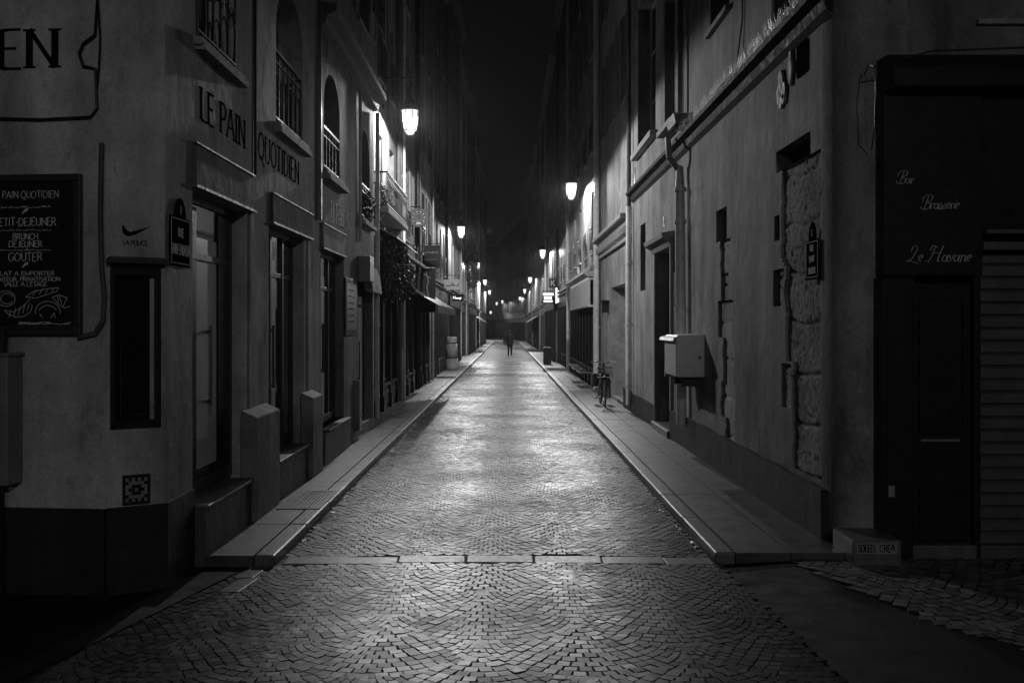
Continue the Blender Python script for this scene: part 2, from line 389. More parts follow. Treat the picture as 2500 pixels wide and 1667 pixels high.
# ------------------------------------------------------------------ lettering from pen strokes
def arc(cx, cy, rx, ry, a0, a1, n=9):
    return [(cx+rx*math.cos(math.radians(a0+(a1-a0)*i/n)), cy+ry*math.sin(math.radians(a0+(a1-a0)*i/n))) for i in range(n+1)]
G = {
 'A': (.78, [[(.02,0),(.39,1)], [(.39,1),(.76,0)], [(.16,.36),(.62,.36)]]),
 'B': (.66, [[(.1,0),(.1,1)], [(.1,1),(.35,1)]+arc(.36,.76,.2,.24,80,-90), [(.1,.52),(.38,.52)]+arc(.38,.26,.24,.26,80,-90)+[(.1,0)]]),
 'C': (.72, [arc(.42,.5,.36,.5,50,310,12)]),
 'D': (.76, [[(.1,0),(.1,1)], [(.1,1),(.3,1)]+arc(.3,.5,.4,.5,85,-85,12)+[(.1,0)]]),
 'E': (.62, [[(.1,0),(.1,1)], [(.1,1),(.56,1)], [(.1,.52),(.46,.52)], [(.1,0),(.58,0)]]),
 'G': (.78, [arc(.42,.5,.36,.5,50,350,12), [(.5,.42),(.77,.42)]]),
 'H': (.76, [[(.1,0),(.1,1)], [(.66,0),(.66,1)], [(.1,.52),(.66,.52)]]),
 'I': (.3, [[(.15,0),(.15,1)]]),
 'J': (.45, [[(.32,1),(.32,.2)]+arc(.16,.18,.16,.18,0,-140,6)]),
 'K': (.72, [[(.1,0),(.1,1)], [(.66,1),(.12,.42)], [(.28,.58),(.7,0)]]),
 'L': (.58, [[(.1,0),(.1,1)], [(.1,0),(.56,0)]]),
 'M': (.92, [[(.1,0),(.1,1)], [(.1,1),(.46,.1)], [(.46,.1),(.82,1)], [(.82,1),(.82,0)]]),
 'N': (.80, [[(.1,0),(.1,1)], [(.1,1),(.7,0)], [(.7,0),(.7,1)]]),
 'O': (.82, [arc(.41,.5,.36,.5,90,450,18)]),
 'P': (.62, [[(.1,0),(.1,1)], [(.1,1),(.32,1)]+arc(.33,.74,.24,.26,80,-90)+[(.1,.48)]]),
 'Q': (.84, [arc(.41,.5,.36,.5,90,450,18), [(.38,.12),(.6,-.12),(.84,-.2)]]),
 'R': (.70, [[(.1,0),(.1,1)], [(.1,1),(.32,1)]+arc(.33,.75,.22,.25,80,-90)+[(.1,.5)], [(.32,.5),(.68,0)]]),
 'S': (.56, [arc(.28,.75,.2,.25,40,250,8)+arc(.28,.26,.22,.26,80,-150,8)]),
 'T': (.68, [[(.34,0),(.34,1)], [(.03,1),(.65,1)]]),
 'U': (.76, [[(.1,1),(.1,.3)]+arc(.37,.3,.27,.3,180,360,9)+[(.64,1)]]),
 'V': (.74, [[(.02,1),(.37,0)], [(.37,0),(.72,1)]]),
 '-': (.4, [[(.05,.45),(.35,.45)]]), '.': (.25, [[(.1,0),(.16,.06)]]), "'": (.2, [[(.1,1),(.07,.8)]]),
 '2': (.6, [arc(.28,.76,.2,.24,160,-20,7)+[(.08,0),(.55,0)]]),
 ' ': (.38, []),
 # joined small letters (x-height .45)
 'a': (.52, [arc(.19,.22,.15,.20,40,400,10), [(.40,.46),(.37,.08),(.44,.0),(.54,.06)]]),
 'r': (.38, [[(.04,.04),(.1,.44),(.2,.36),(.3,.44)], [(.1,.44),(.1,0)]]),
 's': (.38, [[(0,.02),(.2,.46),(.28,.16),(.16,0),(.04,.08)]]),
 'e': (.40, [[(.04,.2),(.28,.3)]+arc(.18,.26,.13,.2,30,300,8)]),
 'i': (.2, [[(.08,.44),(.08,.05),(.2,.04)], [(.1,.62),(.12,.66)]]),
 'v': (.36, [[(.02,.44),(.14,0),(.32,.46)]]),
 'n': (.46, [[(.06,.44),(.06,0)], [(.06,.3),(.2,.45),(.34,.36),(.34,.04),(.44,.04)]]),
 'g': (.42, [arc(.2,.24,.17,.2,50,330,9)+[(.36,.44),(.34,-.2),(.18,-.34),(.04,-.24)]]),
 # flourished capitals
 '\x01': (.80, [[(.3,0),(.42,.95)], [(.05,.55),(.0,.8),(.2,1.0),(.5,1.05),(.74,.92),(.68,.62),(.36,.5)], [(.36,.5),(.68,.42),(.7,.12),(.45,-.03),(.12,.02),(-.05,.2)]]),
 '\x02': (.70, [[(.1,.66),(.1,.9),(.35,1.05),(.48,.85),(.3,.3),(.1,0),(-.08,.04),(.05,.14),(.3,.02),(.75,-.08)]]),
 '\x03': (.98, [[(.3,1.0),(.22,.4),(.08,0),(-.1,.08)], [(.0,.7),(.1,1.05),(.4,.98),(.46,.9)], [(.86,1.05),(.7,.5),(.68,.05),(.85,.02)], [(.12,.5),(.5,.6),(.78,.5)]]),
}
def text(mb, fr, s, u, v, h, thin=.03, thick=None, d0=0, d1=.003, flip=1, serif=False, slant=0, align='l', sx=1.0, sp=.0, jit=0):
    thick = thick or thin
    tot = sum(G[c][0]+sp for c in s)*h*sx
    x = {'l': 0, 'c': -tot/2, 'r': -tot}[align]
    rr = random.Random(len(s)*7+1); k = 0
    for c in s:
        wd, st = G[c]
        jx, jy = rr.uniform(-jit,jit), rr.uniform(-jit,jit)
        for pl in st:
            P = [((a+jx*(1-b))*h*sx + b*slant*h, (b+jy)*h) for a, b in pl]
            ws = []
            for i, p in enumerate(P):
                q0, q1 = P[max(i-1,0)], P[min(i+1,len(P)-1)]
                dx, dy = q1[0]-q0[0], q1[1]-q0[1]; L = math.hypot(dx,dy) or 1
                dx, dy = dx/L, dy/L
                f = abs(dx*.25 + dy*.97*(1 if dx*dy <= 0 else .55)) if thick != thin else 1
                wdt = (thin + (thick-thin)*min(1, max(0, f))**2)*h/2
                ws.append((-dy*wdt, dx*wdt))
            k = (k+1) % 3; dz = k*.0004
            for i in range(len(P)-1):
                a, b = P[i], P[i+1]; wa, wb = ws[i], ws[i+1]
                qd = [(a[0]+wa[0],a[1]+wa[1]),(a[0]-wa[0],a[1]-wa[1]),(b[0]-wb[0],b[1]-wb[1]),(b[0]+wb[0],b[1]+wb[1])]
                mb.fpoly(fr, [(u+flip*(x+px), v+py) for px, py in qd], d0, d1+dz)
            if serif:
                for e, o_ in ((0,1),(-1,-2)):
                    p, q = P[e], P[o_]
                    if abs(q[1]-p[1]) > abs(q[0]-p[0])*1.1 and (abs(p[1]) < .03*h or abs(p[1]-h) < .03*h) and len(P) < 15:
                        t_ = thin*h*.9; up = 1 if abs(p[1]) < .03*h else -1
                        ww = h*.17
                        mb.fpoly(fr, [(u+flip*(x+p[0]-ww), v+p[1]), (u+flip*(x+p[0]+ww), v+p[1]), (u+flip*(x+p[0]+ww), v+p[1]+up*t_), (u+flip*(x+p[0]-ww), v+p[1]+up*t_)], d0, d1+.0013)
        x += (wd+sp)*h*sx
    return tot
def line(mb, fr, pts, w, d0=0, d1=.003):
    for a, b in zip(pts, pts[1:]):
        dx, dy = b[0]-a[0], b[1]-a[1]; L = math.hypot(dx,dy) or 1; nx, ny = -dy/L*w/2, dx/L*w/2
        mb.fpoly(fr, [(a[0]+nx,a[1]+ny),(a[0]-nx,a[1]-ny),(b[0]-nx,b[1]-ny),(b[0]+nx,b[1]+ny)], d0, d1)
def squiggle(mb, fr, u, v, w, h, n, th, seed, d0=0, d1=.003):
    rr = random.Random(seed); pts = []
    for i in range(n):
        pts.append((u+w*i/(n-1), v+rr.uniform(0, h)*(1 if i % 2 else .4)))
        if i % 7 == 6 and len(pts) > 1: line(mb, fr, pts, th, d0, d1); pts = []
    if len(pts) > 1: line(mb, fr, pts, th, d0, d1)
# ------------------------------------------------------------------ facade kit
def facade(B, fr, u0, u1, v0, v1, holes, mat, depth=.25, name='wall', ends=8.0, rough_=0):
    """one wall sheet with real openings (u0,u1,v0,v1[,arch]) and their reveals, plus the returns and back of the block"""
    mb = MB()
    us = sorted(set([u0,u1]+[h[0] for h in holes]+[h[1] for h in holes])); vs = sorted(set([v0,v1]+[h[2] for h in holes]+[h[3] for h in holes]))
    us = [x for x in us if u0 <= x <= u1]; vs = [x for x in vs if v0 <= x <= v1]
    inside = lambda u, v: any(h[0] < u < h[1] and h[2] < v < h[3] for h in holes)
    for a, b in zip(us, us[1:]):
        for c, d in zip(vs, vs[1:]):
            if not inside((a+b)/2, (c+d)/2): mb.face([fr.p(a,c),fr.p(b,c),fr.p(b,d),fr.p(a,d)])
    for h in holes:
        a, b, c, d = h[:4]; dp = h[5] if len(h) > 5 else depth
        if len(h) > 4 and h[4]:
            r = (b-a)/2; rv = min(r, (d-c)*.35); n = 12; m_ = (a+b)/2
            cur = [(m_-r*math.cos(math.pi*i/n), d-rv+rv*math.sin(math.pi*i/n)) for i in range(n+1)]
            for i in range(n):
                p, q = cur[i], cur[i+1]
                mb.face([fr.p(*p), fr.p(*q), fr.p(q[0], d), fr.p(p[0], d)])
                mb.face([fr.p(*p), fr.p(*q), fr.p(*q,-dp), fr.p(*p,-dp)])
            top = d-rv
        else:
            top = d
            if not (len(h) > 6 and h[6]): mb.face([fr.p(a,d),fr.p(b,d),fr.p(b,d,-dp),fr.p(a,d,-dp)])
        mb.face([fr.p(a,c),fr.p(a,top),fr.p(a,top,-dp),fr.p(a,c,-dp)])
        mb.face([fr.p(b,c),fr.p(b,top),fr.p(b,top,-dp),fr.p(b,c,-dp)])
        if not (len(h) > 6 and h[6]): mb.face([fr.p(a,c),fr.p(b,c),fr.p(b,c,-dp),fr.p(a,c,-dp)])
    if ends:
        mb.face([fr.p(u0,v0),fr.p(u0,v1),fr.p(u0,v1,-ends),fr.p(u0,v0,-ends)])
        mb.face([fr.p(u1,v0),fr.p(u1,v1),fr.p(u1,v1,-ends),fr.p(u1,v0,-ends)])
        mb.face([fr.p(u0,v0,-ends),fr.p(u1,v0,-ends),fr.p(u1,v1,-ends),fr.p(u0,v1,-ends)])
        dd = -.6                                        # dark inner partition so no light passes through the block
        mb.face([fr.p(u0,v0,dd),fr.p(u1,v0,dd),fr.p(u1,v1,dd),fr.p(u0,v1,dd)])
    return mb.build(name, mat, B, recalc=False)
def roof(B, fr, u0, u1, v1, depth=8.0, mansard=2.6):
    mb = MB(); mb.fprof(fr, u0, u1, [(0.18,v1),(-.9,v1+mansard),(-depth/2,v1+mansard+.9),(-depth,v1+mansard),(-depth,v1)])
    r = mb.build('roof', M['zinc'], B)
    c = MB(); 
    for t in (.12, .85):
        uu = u0+(u1-u0)*t; c.fbox(fr, uu-.25, uu+.25, v1+1.2, v1+mansard+2.0, -2.6, -1.2)
        c2 = c.build('chimney', M['plaster_c'], r); c = MB()
    return r
def window(B, fr, h, far=False, depth=.2, fm='white', gm='glass', bars=2, sill=True, name='window', blind=None, shut=False):
    a, b, c, d = h[:4]; arch = len(h) > 4 and h[4]
    t = .055; mb = MB(); D = -depth
    mb.fbox(fr,a,a+t,c,d,D-.05,D); mb.fbox(fr,b-t,b,c,d,D-.05,D); mb.fbox(fr,a+t,b-t,c,c+t,D-.05,D-.001); mb.fbox(fr,a+t,b-t,d-t,d,D-.05,D-.001)
    m_ = (a+b)/2; mb.fbox(fr,m_-.035,m_+.035,c+t,d-t,D-.05,D+.012)
    for k in range(bars):
        z = c+(d-c)*(k+1)/(bars+1); mb.fbox(fr,a+t,m_-.035,z-.014,z+.014,D-.04,D-.008); mb.fbox(fr,m_+.035,b-t,z-.014,z+.014,D-.04,D-.008)
    f = mb.build(name, M[fm], B)
    if far:
        MB().fbox(fr,a,b,c,d,D-.07,D-.052).build('pane', M[gm], f)
    else:
        MB().fbox(fr,a+.01,b-.01,c+.01,d-.01,D-.036,D-.028).build('pane', M[gm], f)
        if blind: MB().fbox(fr,a+.02,b-.02,c+.02,c+(d-c)*blind,D-.12,D-.10).build('blind', M['curtain'], f)
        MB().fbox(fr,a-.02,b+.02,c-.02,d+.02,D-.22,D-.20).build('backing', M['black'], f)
    if sill: MB().fbox(fr,a-.08,b+.08,c-.07,c,-depth+.01,.07).build('sill', M['stone'], f, bevel=0 if far else .01)
    if shut:
        for s in (0, 1):
            u = a-.5 if s == 0 else b+.02; q = MB().fbox(fr,u,u+.48,c,d,.01,.035)
            for k in range(int((d-c)/.09)): q.fbox(fr,u+.04,u+.44,c+.04+k*.09,c+.09+k*.09,.036,.05) if not far else None
            q.build('shutter', M['grey'], f)
    return f
def railing(parent, fr, a, b, c, h=.75, d=.05, scroll=True, ret=0):
    mb = MB(); r = .009
    mb.fbox(fr,a,b,c+h-.02,c+h+.015,d-.02,d+.02); mb.fbox(fr,a,b,c+.05,c+.07,d-.01,d+.01); mb.fbox(fr,a,b,c+h-.13,c+h-.115,d-.01,d+.01)
    n = max(3, int((b-a)/(.22 if scroll else .13)))
    for i in range(n+1):
        u = a+(b-a)*i/n; mb.fbox(fr,u-.008,u+.008,c,c+h,d-.008,d+.008)
        if scroll and i < n:
            um = a+(b-a)*(i+.5)/n; rr = (b-a)/n/2
            mb.tube([fr.p(um+rr*math.cos(t_)*.85, c+.3+rr*2.2*math.sin(t_), d) for t_ in [k*math.pi/6 for k in range(13)]], .007, 5)
    if ret:
        for u in (a, b):
            mb.fbox(fr,u-.015,u+.015,c+h-.02,c+h+.014,0,d-.02)
            k = 0
            while k*.12 < d-.04: mb.fbox(fr,u-.007,u+.007,c,c+h-.02,k*.12,k*.12+.014); k += 1
    return mb.build('railing', M['iron'], parent)
def cornice(B, fr, u0, u1, z, d=.16, h=.22, mat='stone'):
    return MB().fprof(fr,u0,u1,[(0,z),(d*.35,z+h*.1),(d*.45,z+h*.45),(d*.9,z+h*.6),(d,z+h*.7),(d,z+h),(0,z+h*1.05)]).build('cornice', M[mat], B)
def downpipe(B, fr, u, z0, z1, r=.05, mat='zinc', d=.08, hopper=None):
    mb = MB(); n = 10
    mb.tube([fr.p(u,z0,d), fr.p(u,z1,d)], r, 12)
    z = z0+.4
    while z < z1: mb.tube([fr.p(u,z,d), fr.p(u,z+.05,d)], r*1.16, 12); mb.fbox(fr,u-.012,u+.012,z+.015,z+.035,0,d-r*.8); z += 1.35
    if hopper: mb.hexa([fr.p(u-.1,hopper,.0),fr.p(u+.1,hopper,.0),fr.p(u+.1,hopper,.16),fr.p(u-.1,hopper,.16),fr.p(u-.17,hopper+.2,.0),fr.p(u+.17,hopper+.2,.0),fr.p(u+.17,hopper+.2,.2),fr.p(u-.17,hopper+.2,.2)])
    return mb.build('downpipe', M[mat], B, smooth=False)
def shopfront(B, fr, a, b, z0, z1, rr, mat='black', far=False, glass='glass', lit=0):
    """pilasters, fascia with cornice, stallriser, panes and a recessed door"""
    mb = MB(); fh = .5
    mb.fbox(fr,a,b,z1-fh,z1,0,.09)
    mb.fprof(fr,a-.05,b+.05,[(0,z1),(.12,z1+.02),(.2,z1+.09),(.2,z1+.13),(0,z1+.15)])
    n = max(2, round((b-a)/1.5)); w_ = (b-a)/n; dk = rr.randrange(n)
    for i in range(n+1):
        u = a+i*w_; u_ = min(max(u,a+.07),b-.07); mb.fbox(fr,u_-.07,u_+.07,z0,z1-fh,0,.10)
        mb.fbox(fr,u_-.09,u_+.09,z0,z0+.35,0.001,.13); mb.fbox(fr,u_-.09,u_+.09,z1-fh-.12,z1-fh-.001,0.001,.13)
    for i in range(n):
        u = a+i*w_+.07; e = a+(i+1)*w_-.07
        if i == 0: u = a+.14
        if i == n-1: e = b-.14
        if i != dk:
            mb.fbox(fr,u,e,z0,z0+.55,-.02,.05); mb.fbox(fr,u+.06,e-.06,z0+.12,z0+.45,.051,.07)
            mb.fbox(fr,u,e,z0+.55,z0+.62,-.02,.10)
        mb.fbox(fr,u,e,z1-fh-.5,z1-fh-.44,-.03,.02)
        if rr.random() < .6 and not far:
            for k in range(1,4): q = u+(e-u)*k/4; mb.fbox(fr,q-.015,q+.015,z1-fh-.44,z1-fh,-.03,.015)
    s = mb.build('shopfront', M[mat], B)
    for i in range(n):
        u = a+i*w_+.07; e = a+(i+1)*w_-.07
        if i == dk:
            dm = MB(); dm.fbox(fr,u,e,z0+.02,z1-fh-.5,-.14,-.10); dm.fbox(fr,u+.1,e-.1,z0+.15,z0+.75,-.099,-.085); 
            D = dm.build('door', M[mat], B)
            MB().fbox(fr,u+.12,e-.12,z0+.9,z1-fh-.65,-.098,-.09).build('pane', M[glass], D)
            if not far: MB().tube([fr.p(e-.1,z0+.95,-.05),fr.p(e-.1,z0+1.25,-.05)], .012, 6).build('handle', M['chrome'], D)
        else:
            MB().fbox(fr,u,e,z0+.62,z1-fh,-.06,-.045).build('pane', M['litwin' if lit and i == lit else glass], s)
    return s
# ================================================================== LEFT: corner bakery building
FL = wallL(-2.55)
P2 = V(-2.9, 7.41, 0)
FA = Fr(P2, (.35,.22,0), (.22,-.35,0))              # canted corner
FB = Fr(P2, (2.3,-.24,0), (-.24,-2.3,0))            # face on the cross street
fB = lambda px: (2.9+7.41*(px-1238)/2500)/(.9946+.104*(px-1238)/2500)
fA = lambda px: (2.9+7.41*(px-1238)/2500)/(.847-.532*(px-1238)/2500)
zB = lambda py: 1.9-(py-790)*7.46/2500
yL = lambda px: 2500*2.55/(1238-px)
zL = lambda px, py: 1.9+(790-py)*yL(px)/2500
B = thing('corner_building', 'pale plastered corner building with black serif lettering, tall shop openings and a street sign', 'building', (-2.55, 8.3, 0))
w1 = (8.40, 9.62, 4.24, 6.4); w2 = (11.3, 12.8, 4.12, 5.75, True, .3)
up = []
for z in (7.7, 10.9, 14.0):
    for y in (8.4, 11.4): up.append((y, y+1.2, z, z+2.1))
hA = [(8.3,10.0,.40,3.0,False,.22), (10.95,12.85,.40,2.98,False,.22), w1, w2]+up
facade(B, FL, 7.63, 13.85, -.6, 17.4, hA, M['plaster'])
sB = [(fB(30)-2.6+k*0, fB(30)-1.6, z, z+2.0) for z in (4.6,7.7,10.9) for k in (0,)]
facade(B, FB, -7.0, 0, -.6, 17.4, [(a-3*k,b-3*k,c,d) for a,b,c,d in sB for k in (0,1)], M['plaster'], ends=0, name='wall')
facade(B, FA, 0, .4134, -.6, 17.4, [(.025,.385,1.13,2.33,False,.12)], M['plaster'], ends=0, name='wall')
roof(B, FL, 7.5, 13.85, 17.4)
cornice(B, FL, 7.6, 13.85, 17.2, .35, .35)
for h in [w1]+up: window(B, FL, h, shut=False)
window(B, FL, w2, depth=.26)
for a,b,c,d in sB:
    for k in (0,1): window(B, FB, (a-3*k,b-3*k,c,d))
railing(B, FL, 8.42, 9.60, 4.26, h=.85, d=.0); railing(B, FL, 11.32, 12.78, 4.14, h=.8, d=-.03)
each(MB().fbox(FL,8.36,9.75,4.14,4.2,.0,.09).fbox(FL,11.2,12.95,4.0,4.06,0,.09), 'sill_band', M['stone'], B)
# plinth
mb = MB()
mb.fbox(FL,7.63,8.285,-.5,.565,0,.025); mb.fbox(FA,0,.4134,-.5,.565,0,.025); mb.fbox(FB,-7,0,-.5,.56,0,.028)
each(mb, 'plinth', M['plinth'], B)
# sill blocks, pilaster bases
mb = MB()
mb.fbox(FL,8.29,9.79,-.5,.40,.001,.11); mb.fbox(FL,10.81,12.64,-.5,.40,.001,.10); each(mb, 'shop_base', M['plinth_b'], B, bevel=.01)
mb = MB(); mb.fbox(FL,8.30,9.79,.401,.43,-.45,.135); mb.fbox(FL,10.97,12.64,.401,.43,-.45,.125); each(mb, 'doorstep', M['ledge'], B, bevel=.008)
mb = MB(); mb.fprof(FL,9.80,10.80,[(0,-.5),(.155,-.5),(.155,1.0),(0,1.07)]); mb.fprof(FL,12.65,13.32,[(0,-.5),(.155,-.5),(.155,.98),(0,1.05)])
each(mb, 'pilaster_base', M['plaster_e'], B, bevel=.012)
mb = MB(); mb.fbox(FL,10.12,10.28,1.06,3.0,.001,.018); mb.fbox(FL,13.05,13.2,1.05,2.95,.001,.018); each(mb, 'pilaster_strip', M['plaster'], B, bevel=.01)
# stained canopy boxes over the openings
def canopybox(B, a, b, z0, z1, m):
    c = MB().fprof(FL,a,b,[(0,z0),(.035,z0),(.03,z1-.005),(0,z1)]).build('canopy_box', M[m], B, bevel=.006)
    MB().fbox(FL,a-.03,b+.03,z0-.025,z0-.002,0,.05).fbox(FL,a-.02,b+.02,z1,z1+.015,0,.045).build('trim', M['ledge'], c)
canopybox(B, 8.30, 10.2, 3.03, 3.36, 'rust'); canopybox(B, 11.02, 13.25, 3.0, 3.30, 'rust')
# glazed doors
def glazed(B, fr, a, b, z0, z1, d, n=2, m='wood', blind=None, hu=None):  # blind gives the span of the reflection painted on the glass
    mb = MB(); t = .07
    mb.fbox(fr,a,a+t,z0,z1,d-.05,d); mb.fbox(fr,b-t,b,z0,z1,d-.05,d); mb.fbox(fr,a+t,b-t,z1-t,z1,d-.05,d-.001); mb.fbox(fr,a+t,b-t,z0,z0+.12,d-.05,d-.001)
    mb.fbox(fr,a+t,b-t,z1-.55,z1-.49,d-.05,d-.002)
    for k in range(1,n): u = a+(b-a)*k/n; mb.fbox(fr,u-.04,u+.04,z0+.12,z1-t,d-.05,d+.008)
    o = mb.build('glazed_door', M[m], B, bevel=.006)
    MB().fbox(fr,a+t,b-t,z0+.12,z1-t,d-.035,d-.025).build('pane', M['glass'], o)
    if blind: MB().fbox(fr,blind[0],blind[1],z0+.2,z1-.35,d-.022,d-.018).build('painted_reflection', M['white'], o)  # white sheet: the reflection in the door glass is put into its colour
    u = hu or a+(b-a)/n-.1; q = MB().tube([fr.p(u,z0+.75,d+.06),fr.p(u,z0+1.45,d+.06)], .016, 8)
    q.fbox(fr,u-.02,u+.02,z0+.77,z0+.80,d-.01,d+.06).fbox(fr,u-.02,u+.02,z0+1.38,z0+1.41,d-.01,d+.06).build('handle', M['chrome'], o)
    return o
glazed(B, FL, 8.32, 9.98, .43, 3.0, -.13, 1, blind=(8.87,9.5), hu=9.05)
MB().fbox(FL,9.52,9.9,.56,2.9,-.16,-.135).fbox(FL,8.4,8.85,.56,2.9,-.16,-.135).build('side_panel', M['black'], B)
glazed(B, FL, 10.97, 12.83, .43, 2.98, -.13, 3, blind=(11.66,11.92))
# lettering on the street wall and on the cross-street wall
def letters_L(s, u, v, h, mat, par, flip=1, sx=1.06, fr=FL, align='l', sp=.05, thin=.06, thick=.2):
    q = MB(); text(q, fr, s, u, v, h, thin, thick, 0, .003, flip, True, 0, align, sx, sp); return q.build('lettering', M[mat], par)
letters_L('LE PAIN', 8.50, 3.60, .27, 'ink', B, sx=1.25)
letters_L('QUOTIDIEN', 10.48, 3.60, .27, 'ink', B, sx=1.22)
letters_L('QUOTIDIEN', fB(150), 3.76, .285, 'ink', B, fr=FB, align='r', sx=1.15)
# tick and stencil on the canted corner
q = MB(); u0_ = fA(298); 
tick = [(0,.075),(.012,.085),(.03,.05),(.055,.035),(.10,.048),(.205,.085),(.10,.02),(.045,.0),(.012,.015),(-.002,.045)]
q.fpoly(FA, [(u0_+a, 2.535+b) for a,b in tick], 0, .002); text(q, FA, 'LA POLICE', u0_+.005, 2.475, .034, .16, .16, 0, .002, sx=.95)
q.build('stencil', M['ink'], B)
# tall display case with small canopy
d = MB(); a, b = .025, .385
d.fbox(FA,a,a+.04,1.13,2.33,-.1,.01).fbox(FA,b-.04,b,1.13,2.33,-.1,.01).fbox(FA,a+.04,b-.04,1.13,1.19,-.1,.009).fbox(FA,a+.04,b-.04,2.25,2.33,-.1,.009)
d.fbox(FA,a+.08,a+.10,1.2,1.75,-.06,-.045)
dc = d.build('display_case', M['black'], B, bevel=.006)
MB().fbox(FA,a+.04,b-.04,1.19,2.25,-.07,-.06).build('pane', M['glass'], dc)
MB().hexa([FA.p(-.0,2.335,0),FA.p(.42,2.335,0),FA.p(.44,2.335,.10),FA.p(-.03,2.335,.10),FA.p(0.02,2.39,0),FA.p(.39,2.39,0),FA.p(.43,2.365,.10),FA.p(-.02,2.365,.10)]).build('hood', M['wood'], dc, bevel=.004)
q = MB(); q.fbox(FA,a+.115,a+.12,1.22,1.72,-.059,-.055).fbox(FA,a+.15,b-.06,1.27,1.275,-.059,-.055).fbox(FA,a+.15,b-.06,1.225,1.235,-.059,-.055).build('edge_strip', M['chrome'], dc)
# cables on the wall
q = MB(); uc = -.05
q.tube([FB.p(uc+.0,9,.02),FB.p(uc-.005,4.25,.02),FB.p(uc-.02,3.98,.03),FB.p(uc-.11,3.92,.03),FB.p(uc-.14,3.85,.03),FB.p(uc-.11,3.76,.03),FB.p(uc-.02,3.74,.025),FB.p(uc-.01,3.45,.02),FB.p(uc-.06,3.39,.02),FB.p(-.5,3.38,.02),FB.p(-.9,3.40,.02),FB.p(-1.6,3.42,.02)], .012, 6)
q.tube([FB.p(uc,4.25,.03),FB.p(uc+.02,3.95,.03),FB.p(uc+.01,3.74,.03),FB.p(uc-.01,3.6,.02)], .009, 6)
q.build('cable', M['iron'], B)
q = MB(); q.tube([FB.p(-.02,3.2,.03),FB.p(-.03,2.7,.03),FB.p(-.02,2.3,.03),FB.p(0.0,2.1,.03),FB.p(-.01,1.92,.03),FB.p(-.07,1.83,.03),FB.p(-.2,1.80,.03)], .02, 8); q.build('conduit', M['plinth_b'], B)
q = MB(); q.fbox(FL,10.26,10.32,3.37,9.0,.0,.008); q.tube([FL.p(10.34,9,.012),FL.p(10.34,3.4,.012)], .010, 6); q.build('cable', M['iron'], B)
q = MB(); q.fbox(FL,13.78,13.85,3.3,17,0,.05); q.build('wall_joint', M['grey'], B)
# ------------------------------------------------------------------ things on it
# street sign
def street_sign(name, label, fr, a, b, z0, z1, zt, flip, lines_, cat='street sign'):
    t = thing(name, label, cat, fr.p(a, z0, .02))
    m_ = (a+b)/2; r = (b-a)*.28; n = 10
    mb = MB(); mb.fbox(fr,a,b,z0,z1,.012,.024)
    mb.fpoly(fr,[(m_-r,z1)]+[(m_-r*math.cos(math.pi*k/n), z1+(zt-z1)*math.sin(math.pi*k/n)) for k in range(1,n)]+[(m_+r,z1)], .012,.024)
    mb.build('plate', M['enamel'], t, bevel=.003)
    q = MB(); w = .006
    for x0,x1,y0,y1 in ((a+.02,b-.02,z0+.02,z0+.02+w),(a+.02,b-.02,z1-.02,z1-.02+w),(a+.02,a+.02+w,z0+.02,z1-.02),(b-.02-w,b-.02,z0+.02,z1-.02)): q.fbox(fr,x0,x1,y0,y1,.025,.027)
    for s, v, h, th, sx in lines_:
        tot = sum(G[c][0] for c in s)*h*sx; text(q, fr, s, m_-flip*tot/2, v, h, th, th, .025, .0275, flip, sx=sx)
    q.build('lettering', M['chalk'], t); return t
street_sign('street_sign', 'dark enamel street plate with rounded top reading RUE SAINT-SAUVEUR on the left corner wall', FL, 7.68, 8.17, 2.34, 2.72, 2.87, 1,
            [('2', 2.75, .055, .12, 1), ('RUE', 2.57, .065, .13, 1), ('SAINT-SAUVEUR', 2.43, .08, .10, .66)])
# chalkboard
ar, al = fB(205), fB(205)-.82
t = thing('menu_board', 'large black framed chalkboard listing brunch and dishes with drawn pastries on left corner', 'menu board', FB.p(ar-.4, zB(818), .03))
z0, z1 = zB(818), zB(428)
MB().fbox(FB,al+.05,ar-.05,z0+.07,z1-.05,.02,.04).build('board', M['black'], t)
q = MB(); q.fbox(FB,al,ar,z1-.05,z1,.01,.06).fbox(FB,al,ar,z0,z0+.07,.01,.06).fbox(FB,al,al+.05,z0+.07,z1-.05,.01,.06).fbox(FB,ar-.05,ar,z0+.07,z1-.05,.01,.06); q.build('frame', M['wood'], t, bevel=.006)
q = MB(); cu = fB(70)
def ch(s, py, hpx, wpx, th=.10, dx=0):
    h = hpx/335.; sx = (wpx/335.)/(sum(G[c][0] for c in s)*h); text(q, FB, s, cu+dx, zB(py), h, th, th*1.5, .0405, .042, 1, False, 0, 'c', sx, jit=.06)
ch('LE PAIN QUOTIDIEN', 485, 17, 172, .07); squiggle(q, FB, fB(-5), zB(510), .43, .02, 60, .0035, 3, .0405, .042)
ch('PETIT-DEJEUNER', 552, 19, 158, .08); squiggle(q, FB, fB(0), zB(565), .42, .016, 60, .003, 4, .0405, .042)
ch('BRUNCH', 586, 15, 66); ch('DEJEUNER', 604, 15, 86); squiggle(q, FB, fB(5), zB(613), .40, .012, 60, .003, 5, .0405, .042)
ch('GOUTER', 638, 20, 88, .08); ch('PLAT A EMPORTER', 673, 10, 150, .12); ch('TRAITEUR. PRIVATISATION', 687, 10, 178, .12); ch("SALLE A L'ETAGE", 699, 10, 112, .12)
line(q, FB, [(cu-.0, zB(613)),(cu+.015,zB(608)),(cu+.03,zB(613))], .004, .0405,.042)
for py in (516, 647):
    q.fpoly(FB, [(cu-.03,zB(py+9)),(cu-.02,zB(py+2)),(cu+.0,zB(py-5)),(cu+.02,zB(py-7)),(cu+.02,zB(py-1)),(cu-.005,zB(py+3))], .0405, .042)
